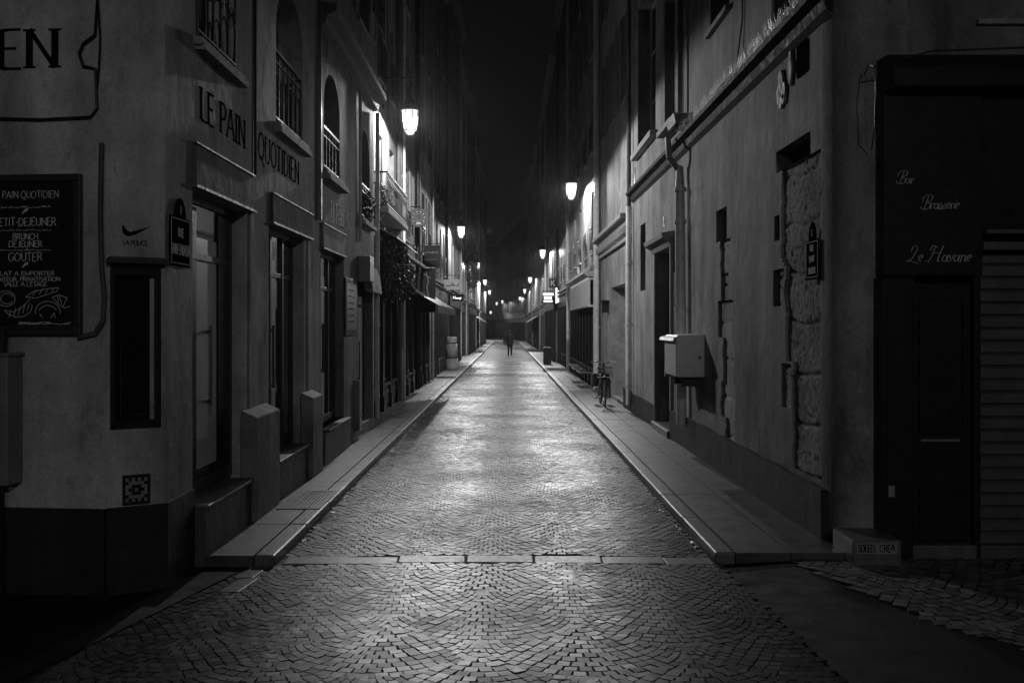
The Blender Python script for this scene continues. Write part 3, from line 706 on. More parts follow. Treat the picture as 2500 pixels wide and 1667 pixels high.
def cv(pts, th=.004): line(q, FB, [(fB(a), zB(b)) for a,b in pts], th, .0405, .042)
def ell(cx_, cy_, rx, ry, a0=0, a1=360, n=16): cv([(cx_+rx*math.cos(math.radians(a0+(a1-a0)*i/n)), cy_-ry*math.sin(math.radians(a0+(a1-a0)*i/n))) for i in range(n+1)])
ell(23,729,22,19); ell(25,729,15,13,20,330); ell(124,762,30,26,-10,190); ell(124,764,22,18,20,160); cv([(111,775),(104,765)]); cv([(131,776),(140,764),(142,776)])
ell(52,748,34,26,200,372); cv([(18,757),(40,762),(62,750),(82,730)]); 
for k in range(5): cv([(30+k*11,774-k*k*1.0),(36+k*11,757-k*4)])
cv([(70,725),(90,712),(120,706),(150,703),(146,712),(120,720),(95,728),(70,725)]); 
for k in range(4): cv([(88+k*15,722-k*3),(97+k*15,708-k*2)])
cv([(135,726),(152,720),(172,728),(160,750)]); cv([(135,726),(150,742),(165,752),(178,748)]); cv([(152,720),(158,742)]); cv([(148,722),(150,738)])
for k in range(14): u = ar-.5+R_.uniform(0,.42); cv([(70,0)],.001) if 0 else None; line(q, FB, [(u, z0+.075+R_.uniform(0,.02)),(u+.09, z0+.078+R_.uniform(0,.02))], .004, .0405,.042)
q.build('chalk_drawing', M['chalk'], t)
# utility cabinet on post at the frame's left edge
t = thing('utility_cabinet', 'grey metal wall cabinet fixed below the chalkboard, cut by the left edge', 'utility cabinet', FB.p(fB(0), zB(1177), 0))
a, b = fB(57)-.62, fB(57); z0, z1 = zB(1177), zB(868)
MB().fbox(FB,a,b,z0,z1,.0,.20).fbox(FB,a-.02,b+.02,z1,z1+.025,0,.22).build('box', M['grey'], t, bevel=.01)
q = MB().fbox(FB,a+.04,b-.05,z0+.04,z1-.04,.201,.212).build('door', M['grey'], t, bevel=.006)
MB().fbox(FB,fB(0)-.1,fB(26),zB(932),zB(928),.2125,.216).build('vent', M['black'], q)
q = MB().tube([FB.p(fB(18),z1+.02,.06),FB.p(fB(20),zB(822)+.05,.06)], .028, 10); q.tube([FB.p(fB(14),z0,.08),FB.p(fB(14),-.1,.08)], .032, 10).build('pipe', M['iron'], t)
# generic tile mosaic panel
t = thing('tile_mosaic', 'small square mosaic of dark and pale tiles low on the left corner', 'mosaic', FA.p(fA(298), .59, .0))
a, b, z0, z1 = fA(298), fA(367), .572, .795; n = 9
dk, pl = MB(), MB(); pat_ = ["000000000","010101010","001111100","011000110","010010010","011000110","001111100","010101010","000000000"]
for i in range(n):
    for j in range(n):
        s = (b-a)/n; r2 = (z1-z0)/n
        (pl if pat_[j][i] == '1' else dk).fbox(FA,a+i*s+.0008,a+(i+1)*s-.0008,z0+j*r2+.0008,z0+(j+1)*r2-.0008,.026 if z0+j*r2 < .565 else .001,.007)
dk.build('dark_tiles', M['tile_dark'], t); pl.build('pale_tiles', M['tile_pale'], t)
# ================================================================== second building on the left
B = thing('plaster_building', 'plastered building with arched windows and a stone ledge, next beyond the corner bakery', 'building', (-2.55, 16, 0))
w3 = (14.25,15.6,4.05,5.5,True,.28); w4 = (17.75,19.0,3.75,5.35,True,.28); w5 = (15.95,17.2,4.0,5.45,True,.28)
up = [(y,y+1.2,z,z+2.1) for z in (7.1,10.4,13.5) for y in (14.5,17.4)]
hB = [(14.0,16.0,.45,2.93,False,.22),(17.45,19.45,.12,2.75,False,.4),w3,w4]+up
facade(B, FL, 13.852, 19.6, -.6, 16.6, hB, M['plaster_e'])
roof(B, FL, 13.86, 19.6, 16.6); cornice(B, FL, 13.9, 19.62, 5.95, .24, .30); cornice(B, FL, 13.86, 19.62, 16.4, .35, .3)
cornice(B, FL, 13.9, 19.62, 9.7, .14, .2)
for h in up: window(B, FL, h, shut=True)
window(B, FL, w3, depth=.24); window(B, FL, w4, depth=.24)
railing(B, FL, 14.27, 15.58, 4.06, h=.6, d=-.02); railing(B, FL, 17.77, 18.98, 3.77, h=.6, d=-.02); railing(B, FL, 14.3, 15.9, 7.1, h=.9, d=.3, ret=1); railing(B, FL, 17.2, 18.8, 7.1, h=.9, d=.3, ret=1)
each(MB().fbox(FL,14.1,15.8,3.90,3.97,0,.12).fbox(FL,17.6,19.15,3.62,3.68,0,.12), 'sill_band', M['stone'], B)
each(MB().fbox(FL,13.86,15.95,-.5,.42,.001,.09), 'shop_base', M['plinth_b'], B, bevel=.01)
each(MB().fbox(FL,14.02,15.95,.421,.45,-.45,.12), 'doorstep', M['ledge'], B, bevel=.008)
canopybox(B, 14.05, 16.0, 2.95, 3.27, 'rust_b')
glazed(B, FL, 14.02, 15.98, .45, 2.93, -.13, 3, blind=(14.8,15.1)); glazed(B, FL, 17.47, 19.43, .14, 2.75, -.15, 2, blind=(18.6,19.2))
letters_L('LE PAIN QUO', 14.8, 3.38, .30, 'ink_faded', B, sx=.93, sp=0)
q = MB(); q.tube([FL.p(17.5,5.9,.04),FL.p(17.5,3.3,.04)], .03, 8); q.build('downpipe', M['pipe'], B)
downpipe(B, FL, 19.5, .1, 5.9, .04, 'pipe')
q = MB().fbox(FL,17.42,17.95,2.62,3.05,0.0,.22).build('shop_sign_box', M['grey'], B, bevel=.01)
q = MB().fprof(FL,18.3,19.6,[(0,2.5),(.14,2.45),(.16,2.47),(.10,2.93),(0,2.97)]).build('awning', M['rust_b'], B)
q = MB(); q.fbox(FL,17.0,17.3,.12,.95,0,.10).build('door_post', M['grey'], B)
t = thing('framed_menu', 'narrow black framed menu hung on the left wall beyond the third shop opening', 'menu board', FL.p(16.3,1.75,.02))
a, b, z0, z1 = 16.0, 17.2, 1.72, 2.62
a, b = 15.95, 17.1
MB().fbox(FL,a,b,z0,z1,0,.04).build('frame', M['black'], t, bevel=.006); q = MB().fbox(FL,a+.08,b-.08,z0+.08,z1-.07,.0405,.044).build('sheet', M['curtain'], t)
q2 = MB()
for k in range(6): squiggle(q2, FL, a+.25, z1-.2-k*.1, .6, .04, 22, .008, 40+k, .0445,.046)
q2.build('print', M['ink'], t)
MB().fbox(FL,a,b,z0+.05,z0+.062,.0405,.05).build('ledge_strip', M['chrome'], t)
# ================================================================== generic buildings down the street
KINDS = ['plaster_b','plaster_c','plaster','plaster_d','plaster_c','plaster_b','plaster_d']
def gen(side, y0, y1, x, hh, label, seed, mat, shop='black', far=False, n1=None, pipe=True, floors=None, g0=None, shut=False, lit=0, awn=False):
    rr = random.Random(seed); fr = wallL(x) if side < 0 else wallR(x)
    B = thing('town_house', label, 'building', (x, (y0+y1)/2, gz(y0)), None)
    zg = gz((y0+y1)/2)+PV; g0 = g0 or zg+3.5
    nb = n1 or max(2, round((y1-y0)/2.6)); wd = (y1-y0)/nb; ww = rr.uniform(.95,1.1)
    holes = []; z = g0+.75; fl = 0
    while z+2.4 < hh:
        for i in range(nb):
            u = y0+wd*(i+.5); holes.append((u-ww/2,u+ww/2,z,z+rr.choice((1.9,2.0)) if 0 else z+1.95-.15*fl*.5))
        z += 3.15-.1*fl; fl += 1
    sh = (y0+.35, y1-.45, zg-.02, g0-.02, False, .5)
    facade(B, fr, y0+.002, y1-.002, zg-.8, hh, holes+[sh], M[mat], depth=.22)
    roof(B, fr, y0, y1, hh); cornice(B, fr, y0+.01, y1-.01, hh-.3, .38, .32)
    cornice(B, fr, y0+.01, y1-.01, g0+.10, .18, .2)
    sfr = Fr(fr.p(0,0,rr.choice((-.12,-.02,.04))), fr.u, fr.n)
    shopfront(B, sfr, y0+.36, y1-.46, zg-.02, g0-.03, rr, shop, far=far, lit=lit)
    for k, h in enumerate(holes):
        f = window(B, fr, h, far=far, shut=shut and rr.random() < .8, bars=2 if not far else 0, blind=(rr.choice((0,0,.4,.7)) if not far else None))
        if not far and k < nb*2: railing(f, fr, h[0]-.02, h[1]+.02, h[2], h=.8, d=.08 if k >= nb else .06, scroll=rr.random() < .5)
    if pipe and not far:
        downpipe(B, fr, y0+.17, zg, hh-.4, .035, 'pipe', d=.05)
        u = y0+(y1-y0)*.5; MB().fbox(fr,u-.12,u+.12,g0+.3,g0+.62,0,.10).build('junction_box', M['grey'], B); MB().tube([fr.p(u,g0+.6,.03),fr.p(u+.02,g0+3.2,.03),fr.p(u+1.2,g0+3.25,.03),fr.p(u+1.22,hh-1,.03)], .012, 5).build('cable', M['iron'], B)
    if pipe: downpipe(B, fr, y1-.2, zg, hh-.3, .055, rr.choice(('zinc','pipe','plinth_b')))
    if awn:
        u0, u1 = y0+.5, y1-.6
        MB().fprof(fr,u0,u1,[(0,g0-.45),(.9,g0-1.0),(.9,g0-1.22),(.88,g0-1.22),(.88,g0-1.02),(0,g0-.49)]).build('awning', M['black' if awn == 1 else 'white'], B)
    return B, fr, zg, g0
LB_ = [
 (19.62,26.4,-2.85,16.5,'tall pale building with an iron balcony and bushy wall plant above its shop','plaster_b','black'),
 (26.4,36.5,-2.72,18.2,'dark shopfront building on the left with a round hanging sign','plaster_b','wood'),
 (36.5,48.5,-2.92,17.2,'narrow left building bearing the small white script sign','plaster_c','wood'),
 (48.5,60,-2.78,18.5,'left building behind the pale bollard with a second wall lantern','plaster_b','black'),
 (60,73,-2.98,17.5,'distant left building just before the ivy covered front','plaster_c','wood'),
 (73,88,-2.76,18.6,'distant left building with ivy spilling beside its lantern','plaster_b','black'),
 (88,104,-2.9,17.2,'far left building at the end of the first pavement stretch','plaster_d','black'),
 (109,132,-2.86,18.0,'far left building past the side street opening','plaster_c','wood')]
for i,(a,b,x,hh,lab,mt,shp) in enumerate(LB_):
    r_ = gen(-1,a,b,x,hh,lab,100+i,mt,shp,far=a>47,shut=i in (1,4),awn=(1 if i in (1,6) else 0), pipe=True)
    if i == 1: MB().tube([V(-2.60,29.8,0),V(-2.60,29.8,17.8)], .075, 10).build('downpipe', M['iron'], r_[0])
    if i == 0:
        Bc, fr = r_[0], r_[1]
        bal = MB().fbox(fr,21.0,25.2,4.18,4.30,0,.42).fprof(fr,21.2,21.4,[(0,3.8),(.3,4.17),(0,4.17)]).fprof(fr,24.8,25.0,[(0,3.8),(.3,4.17),(0,4.17)]).build('balcony', M['stone'], Bc, bevel=.01)
        railing(bal, fr, 21.05, 25.15, 4.3, h=.72, d=.38, ret=1)
        MB().fprof(fr,21.4,26.2,[(0,4.02),(.55,3.72),(.55,3.69),(0,3.98)]).build('glass_canopy', M['zinc'], Bc)
RB_ = [
 (30.9,44.6,2.70,17.6,'right building with a pale panelled shopfront transom beside the garage','plaster_b','black'),
 (44.6,57,2.88,18.4,'right building carrying the lit bar sign and letter K panel','plaster_b','black'),
 (57,71,2.72,17.0,'right building behind the second right lantern','plaster_c','black'),
 (71,88,2.92,18.3,'distant right building with a dark shopfront beyond the lit sign','plaster_b','wood'),
 (88,108,2.74,17.4,'distant right building near the walking people','plaster_c','black'),
 (108,130,2.80,18.6,'far right building halfway to the bend','plaster_d','black'),
 (130,152,2.80,17.2,'far right building before the street bends','plaster_b','wood')]
for i,(a,b,x,hh,lab,mt,shp) in enumerate(RB_):
    r_ = gen(1,a,b,x,hh,lab,200+i,mt,shp,far=a>47,shut=i in (1,3),awn=(1 if i in (4,) else 0))
    if i == 0:
        Bc, fr, zg, g0 = r_; u0, u1 = a+.5, b-4.5; q = MB(); z0, z1 = g0-.95, g0-.12
        q.fbox(fr,u0,u1,z1,z1+.08,0,.22).fbox(fr,u0,u1,z0,z0+.07,0,.24)
        k = u0
        while k < u1: q.fbox(fr,k,k+.07,z0+.07,z1,.02,.23); k += .62
        k = u0
        while k < u1-.1: q.fbox(fr,k+.3,k+.33,z0+.07,z1,.02,.19); k += .62
        tr = q.build('transom', M['white'], Bc); MB().fbox(fr,u0,u1,z0+.07,z1,.0,.15).build('pane', M['curtain'], tr)
        MB().fprof(fr,u0-.1,u1+.1,[(0,z1+.09),(.24,z1+.10),(.36,z1+.2),(.36,z1+.24),(0,z1+.27)]).build('cornice', M['cream'], Bc)
        for k in range(3): MB().fbox(fr,u0+.3+k*2.6,u0+1.9+k*2.6,zg+.5,zg+.54,.1,.45).build('window_rail', M['chrome'], Bc)
# the bend: facades turned across the view
def bend(label, p0, p1, hh, seed, mat, side=-1):
    p0, p1 = V(*p0,0), V(*p1,0); u = (p1-p0); L = u.length; u.normalize(); n = V(u.y,-u.x,0)
    if n.x*side < 0: n = -n
    fr = Fr(p0, u, n); rr = random.Random(seed); B = thing('town_house', label, 'building', tuple(p0)); zg = -.9
    holes = [(2+i*3.2,3.1+i*3.2,z,z+2) for z in (4,7.2,10.4,13.4) for i in range(int((L-3)/3.2))]
    facade(B, fr, 0, L, -2, hh, holes+[(.6,L-.6,zg,2.6,False,.4)], M[mat]); roof(B, fr, 0, L, hh)
    shopfront(B, Fr(fr.p(0,0,-.1),fr.u,fr.n), .6, L-.6, zg, 2.6, rr, 'black', far=True)
    for h in holes: window(B, fr, h, far=True, bars=0)
bend('far right facade where the street bends to the left', (2.8,152), (-1.9,205), 18, 5, 'plinth_b')
bend('farthest facade closing the view at the end of the street', (-1.95,205), (-18,232), 17.5, 6, 'plinth_b')
bend('far left facade beyond the side street, seen past the kerb', (-2.86,132), (-6.5,158), 17, 7, 'plaster_c', 1)
# ================================================================== RIGHT: old wall building
FR = wallR(2.8)
yR = lambda px: 7000/(px-1238)
B = thing('old_wall_building', 'old plastered building on the right with exposed rubble stone, ledge and framed door', 'building', (2.8, 15, 0))
stone_holes = []
def ragged(rows, dz=.045, dep=.036, seed=1, right=True):
    out = []
    for (u0, u1, z0, z1) in rows:
        n = max(1, round((z1-z0)/dz))
        for i in range(n):
            z = z0+(z1-z0)*i/n; ze = z0+(z1-z0)*(i+1)/n
            out.append((u0+(.10*noise.noise(V(z*3.1,seed,0))+.05*noise.noise(V(z*11,seed,3)) if right else 0), u1+.07*noise.noise(V(z*4.3,seed,7))+.05*noise.noise(V(z*13,seed,9)), z, ze, False, dep, True))
    return out
stone_holes = ragged([(9.15,10.45,2.52,3.46),(9.15,10.30,1.53,2.06),(9.15,10.30,2.06,2.48),(9.15,10.38,2.48,2.52),(9.14,10.04,.50,1.53)])
niche = [(10.36,10.78,2.08,2.46,False,.22),(10.10,10.46,1.05,1.50,False,.22),(10.52,10.74,2.76,3.02,False,.14),(9.45,10.66,3.46,3.68,False,.16)]
slot = [(13.05,13.72,2.98,3.40,False,.22),(12.95,13.42,2.20,2.55,False,.20)]+ragged([(12.85,13.45,2.55,2.98),(12.70,13.60,1.72,2.20),(12.66,13.30,1.15,1.72),(12.55,13.42,.70,1.15),(12.62,13.15,.42,.70)], dep=.045, seed=4)
door = (17.35,19.15,.05,3.20,False,.35)
slit = (20.7,21.5,2.58,3.95,False,.25)
hol2 = [(16.75,17.2,2.75,3.35,False,.16),(16.80,17.1,2.1,2.75,False,.06)]
upw = [(19.3,21.9,5.55,8.6,False,.3),(17.1,18.2,5.35,7.6,False,.3),(9.75,10.85,4.98,7.0,False,.3),(12.9,14.1,5.9,8.0,False,.3)]
up2 = [(y,y+1.15,z,z+2.1) for z in (10.2,13.4) for y in (9.8,13,16.9,20)]
hl = stone_holes+niche+slot+hol2+[door,slit]+upw+up2
facade(B, FR, 9.10, 22.8, -.6, 17.2, hl, M['plaster_r'], depth=.25)
# curved corner turning into the cross street
cpts = [(2.8,9.10),(2.815,8.95),(2.86,8.82),(2.94,8.74),(3.05,8.70)]
mb = MB()
for (a,b),(c,d) in zip(cpts,cpts[1:]): mb.face([V(a,b,-.6),V(c,d,-.6),V(c,d,17.2),V(a,b,17.2)])
mb.face([V(3.05,8.70,-.6),V(3.4,8.70,-.6),V(3.4,8.70,17.2),V(3.05,8.70,17.2)])
mb.build('wall', M['plaster_r'], B, smooth=True)
roof(B, FR, 8.7, 22.8, 17.2); cornice(B, FR, 8.8, 22.8, 17.0, .35, .3)
# rough stone behind the fallen plaster
def roughpatch(B, fr, a, b, c, d, dep, amp, seed, nm='exposed_stone', mat='rubble', st=.035):
    nu, nv = max(2,int((b-a)/st)), max(2,int((d-c)/st)); vs = []; fs = []
    off = ORG[B.name]
    for j in range(nv+1):
        for i in range(nu+1):
            u, v = a+(b-a)*i/nu, c+(d-c)*j/nv
            e = noise.fractal(V(u*22, v*22, seed), .8, 2.2, 4)*amp*.5 + noise.noise(V(u*1.5,v*2.6,seed+5))*amp*.3
            e += -.03*math.exp(-((abs((v*2.1+.15*noise.noise(V(u*2,seed,0))) % 1-.5)-.5)/.035)**2)
            vs.append(tuple(fr.p(u, v, -dep+e)-off))
    for j in range(nv):
        for i in range(nu):
            k = j*(nu+1)+i; fs.append((k,k+1,k+nu+2,k+nu+1))
    me = bpy.data.meshes.new(nm); me.from_pydata(vs,[],fs); me.materials.append(M[mat]); o = bpy.data.objects.new(nm, me); C.objects.link(o); o.parent = B
    for p in me.polygons: p.use_smooth = True
    return o
roughpatch(B, FR, 9.0, 10.62, .45, 3.455, .034, .026, 2, st=.018)
roughpatch(B, FR, 12.5, 13.75, .40, 2.97, .040, .012, 8, st=.035)
for (a,b,c,d) in [(10.28,10.82,2.04,2.50),(10.03,10.48,1.01,1.55),(10.38,10.74,2.74,3.04)]: pass
mb = MB(); mb.fprof(FR, 8.8, 22.7, [(0,4.56),(.06,4.61),(.08,4.70),(.17,4.73),(.18,4.78),(.05,4.86),(0,4.88)])
mb2 = []
o = mb.build('ledge', M['joint'], B)
# upper part of the ledge return onto the cross street
for h in upw: window(B, FR, h, depth=.26, blind=None); 
for h in up2: window(B, FR, h)
each(MB().fbox(FR,19.1,22.1,5.40,5.52,0,.14).fbox(FR,16.9,18.4,5.22,5.32,0,.12), 'sill_band', M['stone'], B, bevel=.01)
window(B, FR, slit, depth=.2, bars=0, fm='black', sill=False, name='slit_window')
# plinth
mb = MB(); n = 22
for i in range(n):
    a, b = 8.95+(17.3-8.95)*i/n, 8.95+(17.3-8.95)*(i+1)/n; t1, t2 = .45+.012*math.sin(i*1.9), .45+.012*math.sin((i+1)*1.9)
    mb.hexa([FR.p(a,-.6,0),FR.p(b,-.6,0),FR.p(b,-.6,.06),FR.p(a,-.6,.06),FR.p(a,t1,0),FR.p(b,t2,0),FR.p(b,t2,.06),FR.p(a,t1,.06)])
mb.fbox(FR,19.2,22.8,-.6,.36,0,.05)
each(mb, 'plinth', M['plinth'], B)
# framed door with pediment
D = MB().fbox(FR,door[0]+.02,door[1]-.02,.10,2.55,-.30,-.25).fbox(FR,door[0]+.2,door[1]-.2,.25,1.1,-.249,-.23).fbox(FR,door[0]+.2,door[1]-.2,1.25,2.4,-.249,-.23).build('door', M['wood'], B, bevel=.008)
MB().fbox(FR,door[0]+.1,door[0]+.13,1.1,1.22,-.25,-.2).build('handle', M['chrome'], D)
MB().fbox(FR,door[0]+.02,door[1]-.02,2.6,3.18,-.28,-.26).build('transom_panel', M['grey'], B)
q = MB().fbox(FR,door[0]-.10,door[0],.05,3.2,-.02,.05).fbox(FR,door[1],door[1]+.10,.05,3.2,-.02,.05)
q.fprof(FR,door[0]-.22,door[1]+.22,[(0,3.2),(.06,3.2),(.10,3.28),(.2,3.34),(.22,3.42),(0,3.46)]).build('door_surround', M['stone'], B, bevel=.006)
MB().fbox(FR,door[0]-.05,door[1]+.05,-.3,.08,-.3,.10).build('threshold', M['slab'], B, bevel=.01)
q = MB().fbox(FR,18.15,18.35,3.62,3.80,-.0,.01).fbox(FR,22.3,22.55,4.95,5.3,-.0,.01); each(q, 'vent', M['black'], B)
# downpipe: thin upper pipe, hopper, fat cast lower pipe
q = MB(); q.tube([FR.p(16.0,5.2,.1),FR.p(16.0,17,.1)], .045, 12); q.tube([FR.p(16.35,5.2,.06),FR.p(16.35,9,.06)], .02, 8)
q.hexa([FR.p(15.8,5.0,0),FR.p(16.5,5.0,0),FR.p(16.5,5.0,.2),FR.p(15.8,5.0,.2),FR.p(15.75,5.14,0),FR.p(16.55,5.14,0),FR.p(16.55,5.14,.24),FR.p(15.75,5.14,.24)])
q.tube([FR.p(16.05,5.0,.1),FR.p(16.05,4.8,.28),FR.p(16.05,4.5,.26),FR.p(16.0,4.3,.12)], .05, 10); q.build('downpipe', M['zinc'], B)
q = MB(); q.tube([FR.p(16.0,4.35,.10),FR.p(15.95,4.0,.11),FR.p(15.9,3.0,.11),FR.p(15.8,.35,.11)], [.055,.075,.08,.08], 14)
for z in (3.95,3.45,2.1,1.2): q.tube([FR.p(15.9,z,.11),FR.p(15.9,z+.06,.11)], .095, 14)
q.build('downpipe', M['pipe'], B, smooth=False)
downpipe(B, FR, 22.72, .1, 4.5, .065, 'pipe', d=.1); q = MB().tube([FR.p(22.7,4.5,.1),FR.p(22.6,17,.1)], .05, 10).build('downpipe', M['plinth_b'], B)
q = MB().tube([FR.p(12.2,9,.02),FR.p(12.1,5.5,.02),FR.p(12.3,4.95,.05),FR.p(13.5,4.9,.1)], .01, 6).build('cable', M['iron'], B)
# tufts growing on the ledge
rr = random.Random(5); mb = MB()
for k in range(1500):
    u = 9.3+rr.random()**1.2*6.5 if rr.random() < .75 else rr.uniform(17.5,22.5); d = rr.uniform(.02,.2); h = rr.uniform(.03,.12)*(1 if u < 16 else .7)
    b = FR.p(u,4.84,d); t_ = b+V(rr.uniform(-.03,.03), rr.uniform(-.05,.05), h); s = V(0,.004,0)
    mb.face([b-s, b+s, t_])
tag(mb.build('ledge_grass', M['leaf'], recalc=False), 'thin dry grass growing along the ledge of the old right wall', 'grass', kind='stuff')
# ------------------------------------------------------------------ things on the right wall
street_sign('street_sign', 'weathered enamel street plate reading RUE SAINT SAUVEUR over rubble stone on right wall', FR, 9.13, 9.52, 2.30, 2.66, 2.83, -1,
            [('2', 2.70, .055, .12, 1), ('RUE', 2.56, .055, .15, 1.0), ('SAINT', 2.46, .055, .15, .95), ('SAUVEUR', 2.355, .055, .15, .8)])
t = thing('wall_cabinet', 'white metal cabinet with a curved lip projecting from the right wall', 'cabinet', FR.p(15,1.13,0))
q = MB(); a, b = 14.5, 15.55
q.fprof(FR,a,b,[(0,1.14),(.40,1.14),(.41,1.16),(.41,1.70),(.40,1.725),(.38,1.735),(0,1.75)]); bx = q.build('body', M['white'], t, bevel=.02)
q = MB().fprof(FR,a-.02,b+.22,[(.30,1.735),(.44,1.70),(.46,1.655),(.45,1.655),(.43,1.69),(.30,1.725)]).build('lip', M['white'], t)
fb_ = Fr((2.8,a,0),(1,0,0),(0,-1,0)); MB().fbox(fb_,-.36,-.03,1.19,1.66,.0,.006).build('door', M['white'], t, bevel=.003); MB().fbox(fb_,-.09,-.06,1.40,1.44,.006,.012).build('lock', M['iron'], t); MB().fbox(FR,14.7,14.74,1.0,1.14,0,.3).fbox(FR,15.3,15.34,1.0,1.14,0,.3).build('bracket', M['iron'], t)
q = MB().fbox(FR,b+.0,b+.08,1.1,1.22,.26,.40).build('latch', M['chrome'], t)
fq = Fr(FR.p(a,0,0), (-1,0,0), (0,-1,0))
q = MB(); text(q, Fr((2.8,a,0),(1,0,0),(0,-1,0)), 'VOSNC', -.25, 1.62, .04, .16, .16, .001, .003, 1, sx=.9); q.build('scrawl', M['ink'], t)
t = thing('wall_pasteup', 'pale petal shaped mosaic cluster high on the right wall under the ledge', 'wall art', FR.p(10.3,4.0,0))
def blob(q, u, v, ru, rv, seed, d=.03):
    r2 = random.Random(seed); q.fpoly(FR, [(u+ru*(1+r2.uniform(-.15,.15))*math.cos(k*math.pi/6), v+rv*(1+r2.uniform(-.15,.15))*math.sin(k*math.pi/6)) for k in range(12)], .002, d)
q = MB()
for u,v,ru,rv in ((10.40,4.36,.09,.11),(10.3,4.24,.09,.09),(10.48,4.22,.07,.09),(10.40,4.14,.06,.07),(10.3,4.16,.05,.06)): blob(q,u,v,ru,rv,int(v*100))
q.build('petals', M['tile_pale'], t, bevel=.006)
t2 = MB(); blob(t2,10.05,4.42,.06,.17,9); tag(t2.build('wall_mosaic', M['tile_pale']), 'slim pale leaf shaped mosaic piece right of the petal cluster', 'wall art')
q = MB().fbox(FR,9.52,9.84,4.25,4.55,.002,.02); tag(q.build('wall_plaque', M['enamel']), 'small dark plaque at the top of the right corner beside the mosaics', 'plaque')
# ================================================================== garage building on the right
B = thing('garage_building', 'low plastered front on the right with a toothed cornice over a deep doorway', 'building', (2.8, 26, 0))
up = [(y,y+1.15,z,z+2.1) for z in (7.2,10.5,13.6) for y in (23.6,26.2,28.8)]
facade(B, FR, 22.82, 30.88, -.8, 16.4, [(24.3,27.6,0,2.86,False,.55),(23.2,23.7,.4,2.7,False,.2),(28.6,29.6,.02,2.5,False,.3)]+up, M['plaster_d'])
roof(B, FR, 22.8, 30.88, 16.4); cornice(B, FR, 22.85, 30.8, 16.2, .35, .3); cornice(B, FR, 23.0, 30.6, 4.12, .26, .26)
q = MB(); k = 23.1
while k < 30.4: q.fbox(FR,k,k+.14,3.96,4.11,.001,.15); k += .28
each(q, 'dentil', M['stone'], B); MB().fbox(FR,22.95,30.7,3.80,3.88,0,.09).build('moulding', M['stone'], B)
for h in up: window(B, FR, h, shut=True)
MB().fbox(FR,24.32,27.58,0,2.84,-.5,-.44).fbox(FR,25.9,26.0,.02,2.8,-.439,-.41).build('garage_door', M['cream'], B)
MB().fbox(FR,28.62,29.58,.02,2.48,-.28,-.2).build('door', M['wood'], B); MB().fbox(FR,23.22,23.68,.42,2.68,-.18,-.12).build('side_door', M['wood'], B)
each(MB().fbox(FR,22.9,24.25,-.6,.40,0,.05).fbox(FR,27.65,28.55,-.6,.40,0,.05).fbox(FR,29.65,30.8,-.6,.40,0,.05), 'plinth', M['plinth'], B)
downpipe(B, FR, 30.6, .0, 16, .08, 'pipe', d=.12); MB().fbox(FR,28.1,28.4,2.2,2.5,0,.2).fbox(FR,28.0,28.5,2.5,2.54,0,.26).build('lantern_box', M['iron'], B)
# ================================================================== RIGHT corner: bar
FW = Fr((0,8.71,0),(1,0,0),(0,-1,0)); FC = Fr((0,8.92,0),(1,0,0),(0,-1,0)); ub = lambda px: (px-1238)/293.; zb = lambda py: 1.9-(py-790)/293.
B = thing('bar_building', 'black fronted bar on the right corner with script lettering and a slatted roller shutter', 'building', (4.5, 8.6, 0))
facade(B, FW, 3.4, 14, -.6, 17.2, [(3.46,9.3,-.3,3.9,False,.45),(4.5,5.7,5.2,7.4),(8,9.2,5.2,7.4),(4.5,5.7,8.6,10.7),(8,9.2,8.6,10.7)], M['plaster_c'])
for h in [(4.5,5.7,5.2,7.4),(8,9.2,5.2,7.4),(4.5,5.7,8.6,10.7),(8,9.2,8.6,10.7)]: window(B, FW, h)
roof(B, FW, 3.4, 14, 17.2)
MB().fbox(FW,ub(2405),9,zb(48),zb(36),0,.06).build('string_course', M['stone'], B)
q = MB(); q.fbox(FC,ub(2150),ub(2228),-.2,zb(678),.0,.40); q.fbox(FC,ub(2376),ub(2392),-.2,zb(678),.0,.41)
q.fbox(FC,ub(2162),ub(2214),zb(1260),zb(720),.401,.415)
s = q.build('shopfront', M['black'], B, bevel=.006)
q = MB(); q.fbox(FC,ub(2155),ub(2396),zb(672),zb(230),.0,.415); s2 = q.build('fascia', M['black'], B, bevel=.006)
q = MB(); 
text(q, FC, '\x01ar', ub(2184), zb(450), .105, .022, .07, .4155, .418, 1, slant=.25, sx=.95, sp=-.08)
text(q, FC, '\x01rasserie', ub(2243), zb(512), .115, .022, .07, .4155, .418, 1, slant=.25, sx=.93, sp=-.10)
text(q, FC, '\x02e \x03avane', ub(2212), zb(640), .13, .022, .07, .4155, .418, 1, slant=.25, sx=.93, sp=-.04)
q.build('lettering', M['dim_letter'], s2)
q = MB(); q.fprof(FC,ub(2158),7.5,[(0,zb(133)),(.46,zb(133)-.02),(.62,zb(180)),(.62,zb(228)),(0,zb(228))]); q.build('awning_box', M['black'], B, bevel=.01)
MB().fbox(FC,ub(2396),7.5,zb(560),zb(229),0,.36).build('upper_panel', M['black'], B)
MB().fbox(FC,ub(2400),7.4,zb(572),zb(562),0,.46).fbox(FC,ub(2400),7.4,zb(610),zb(590),0,.40).build('shutter_housing', M['shutter'], B, bevel=.005)
q = MB(); a, b = ub(2234), ub(2375)
q.fbox(FC,a,b,-.0,zb(692),.28,.34)
for z0_,z1_ in ((zb(1330),zb(1190)),(zb(1060),zb(725))):
    q.fbox(FC,a+.05,b-.05,z0_,z0_+.02,.341,.36); q.fbox(FC,a+.05,b-.05,z1_-.02,z1_,.341,.36); q.fbox(FC,a+.05,a+.07,z0_+.02,z1_-.02,.341,.36); q.fbox(FC,b-.07,b-.05,z0_+.02,z1_-.02,.341,.36)
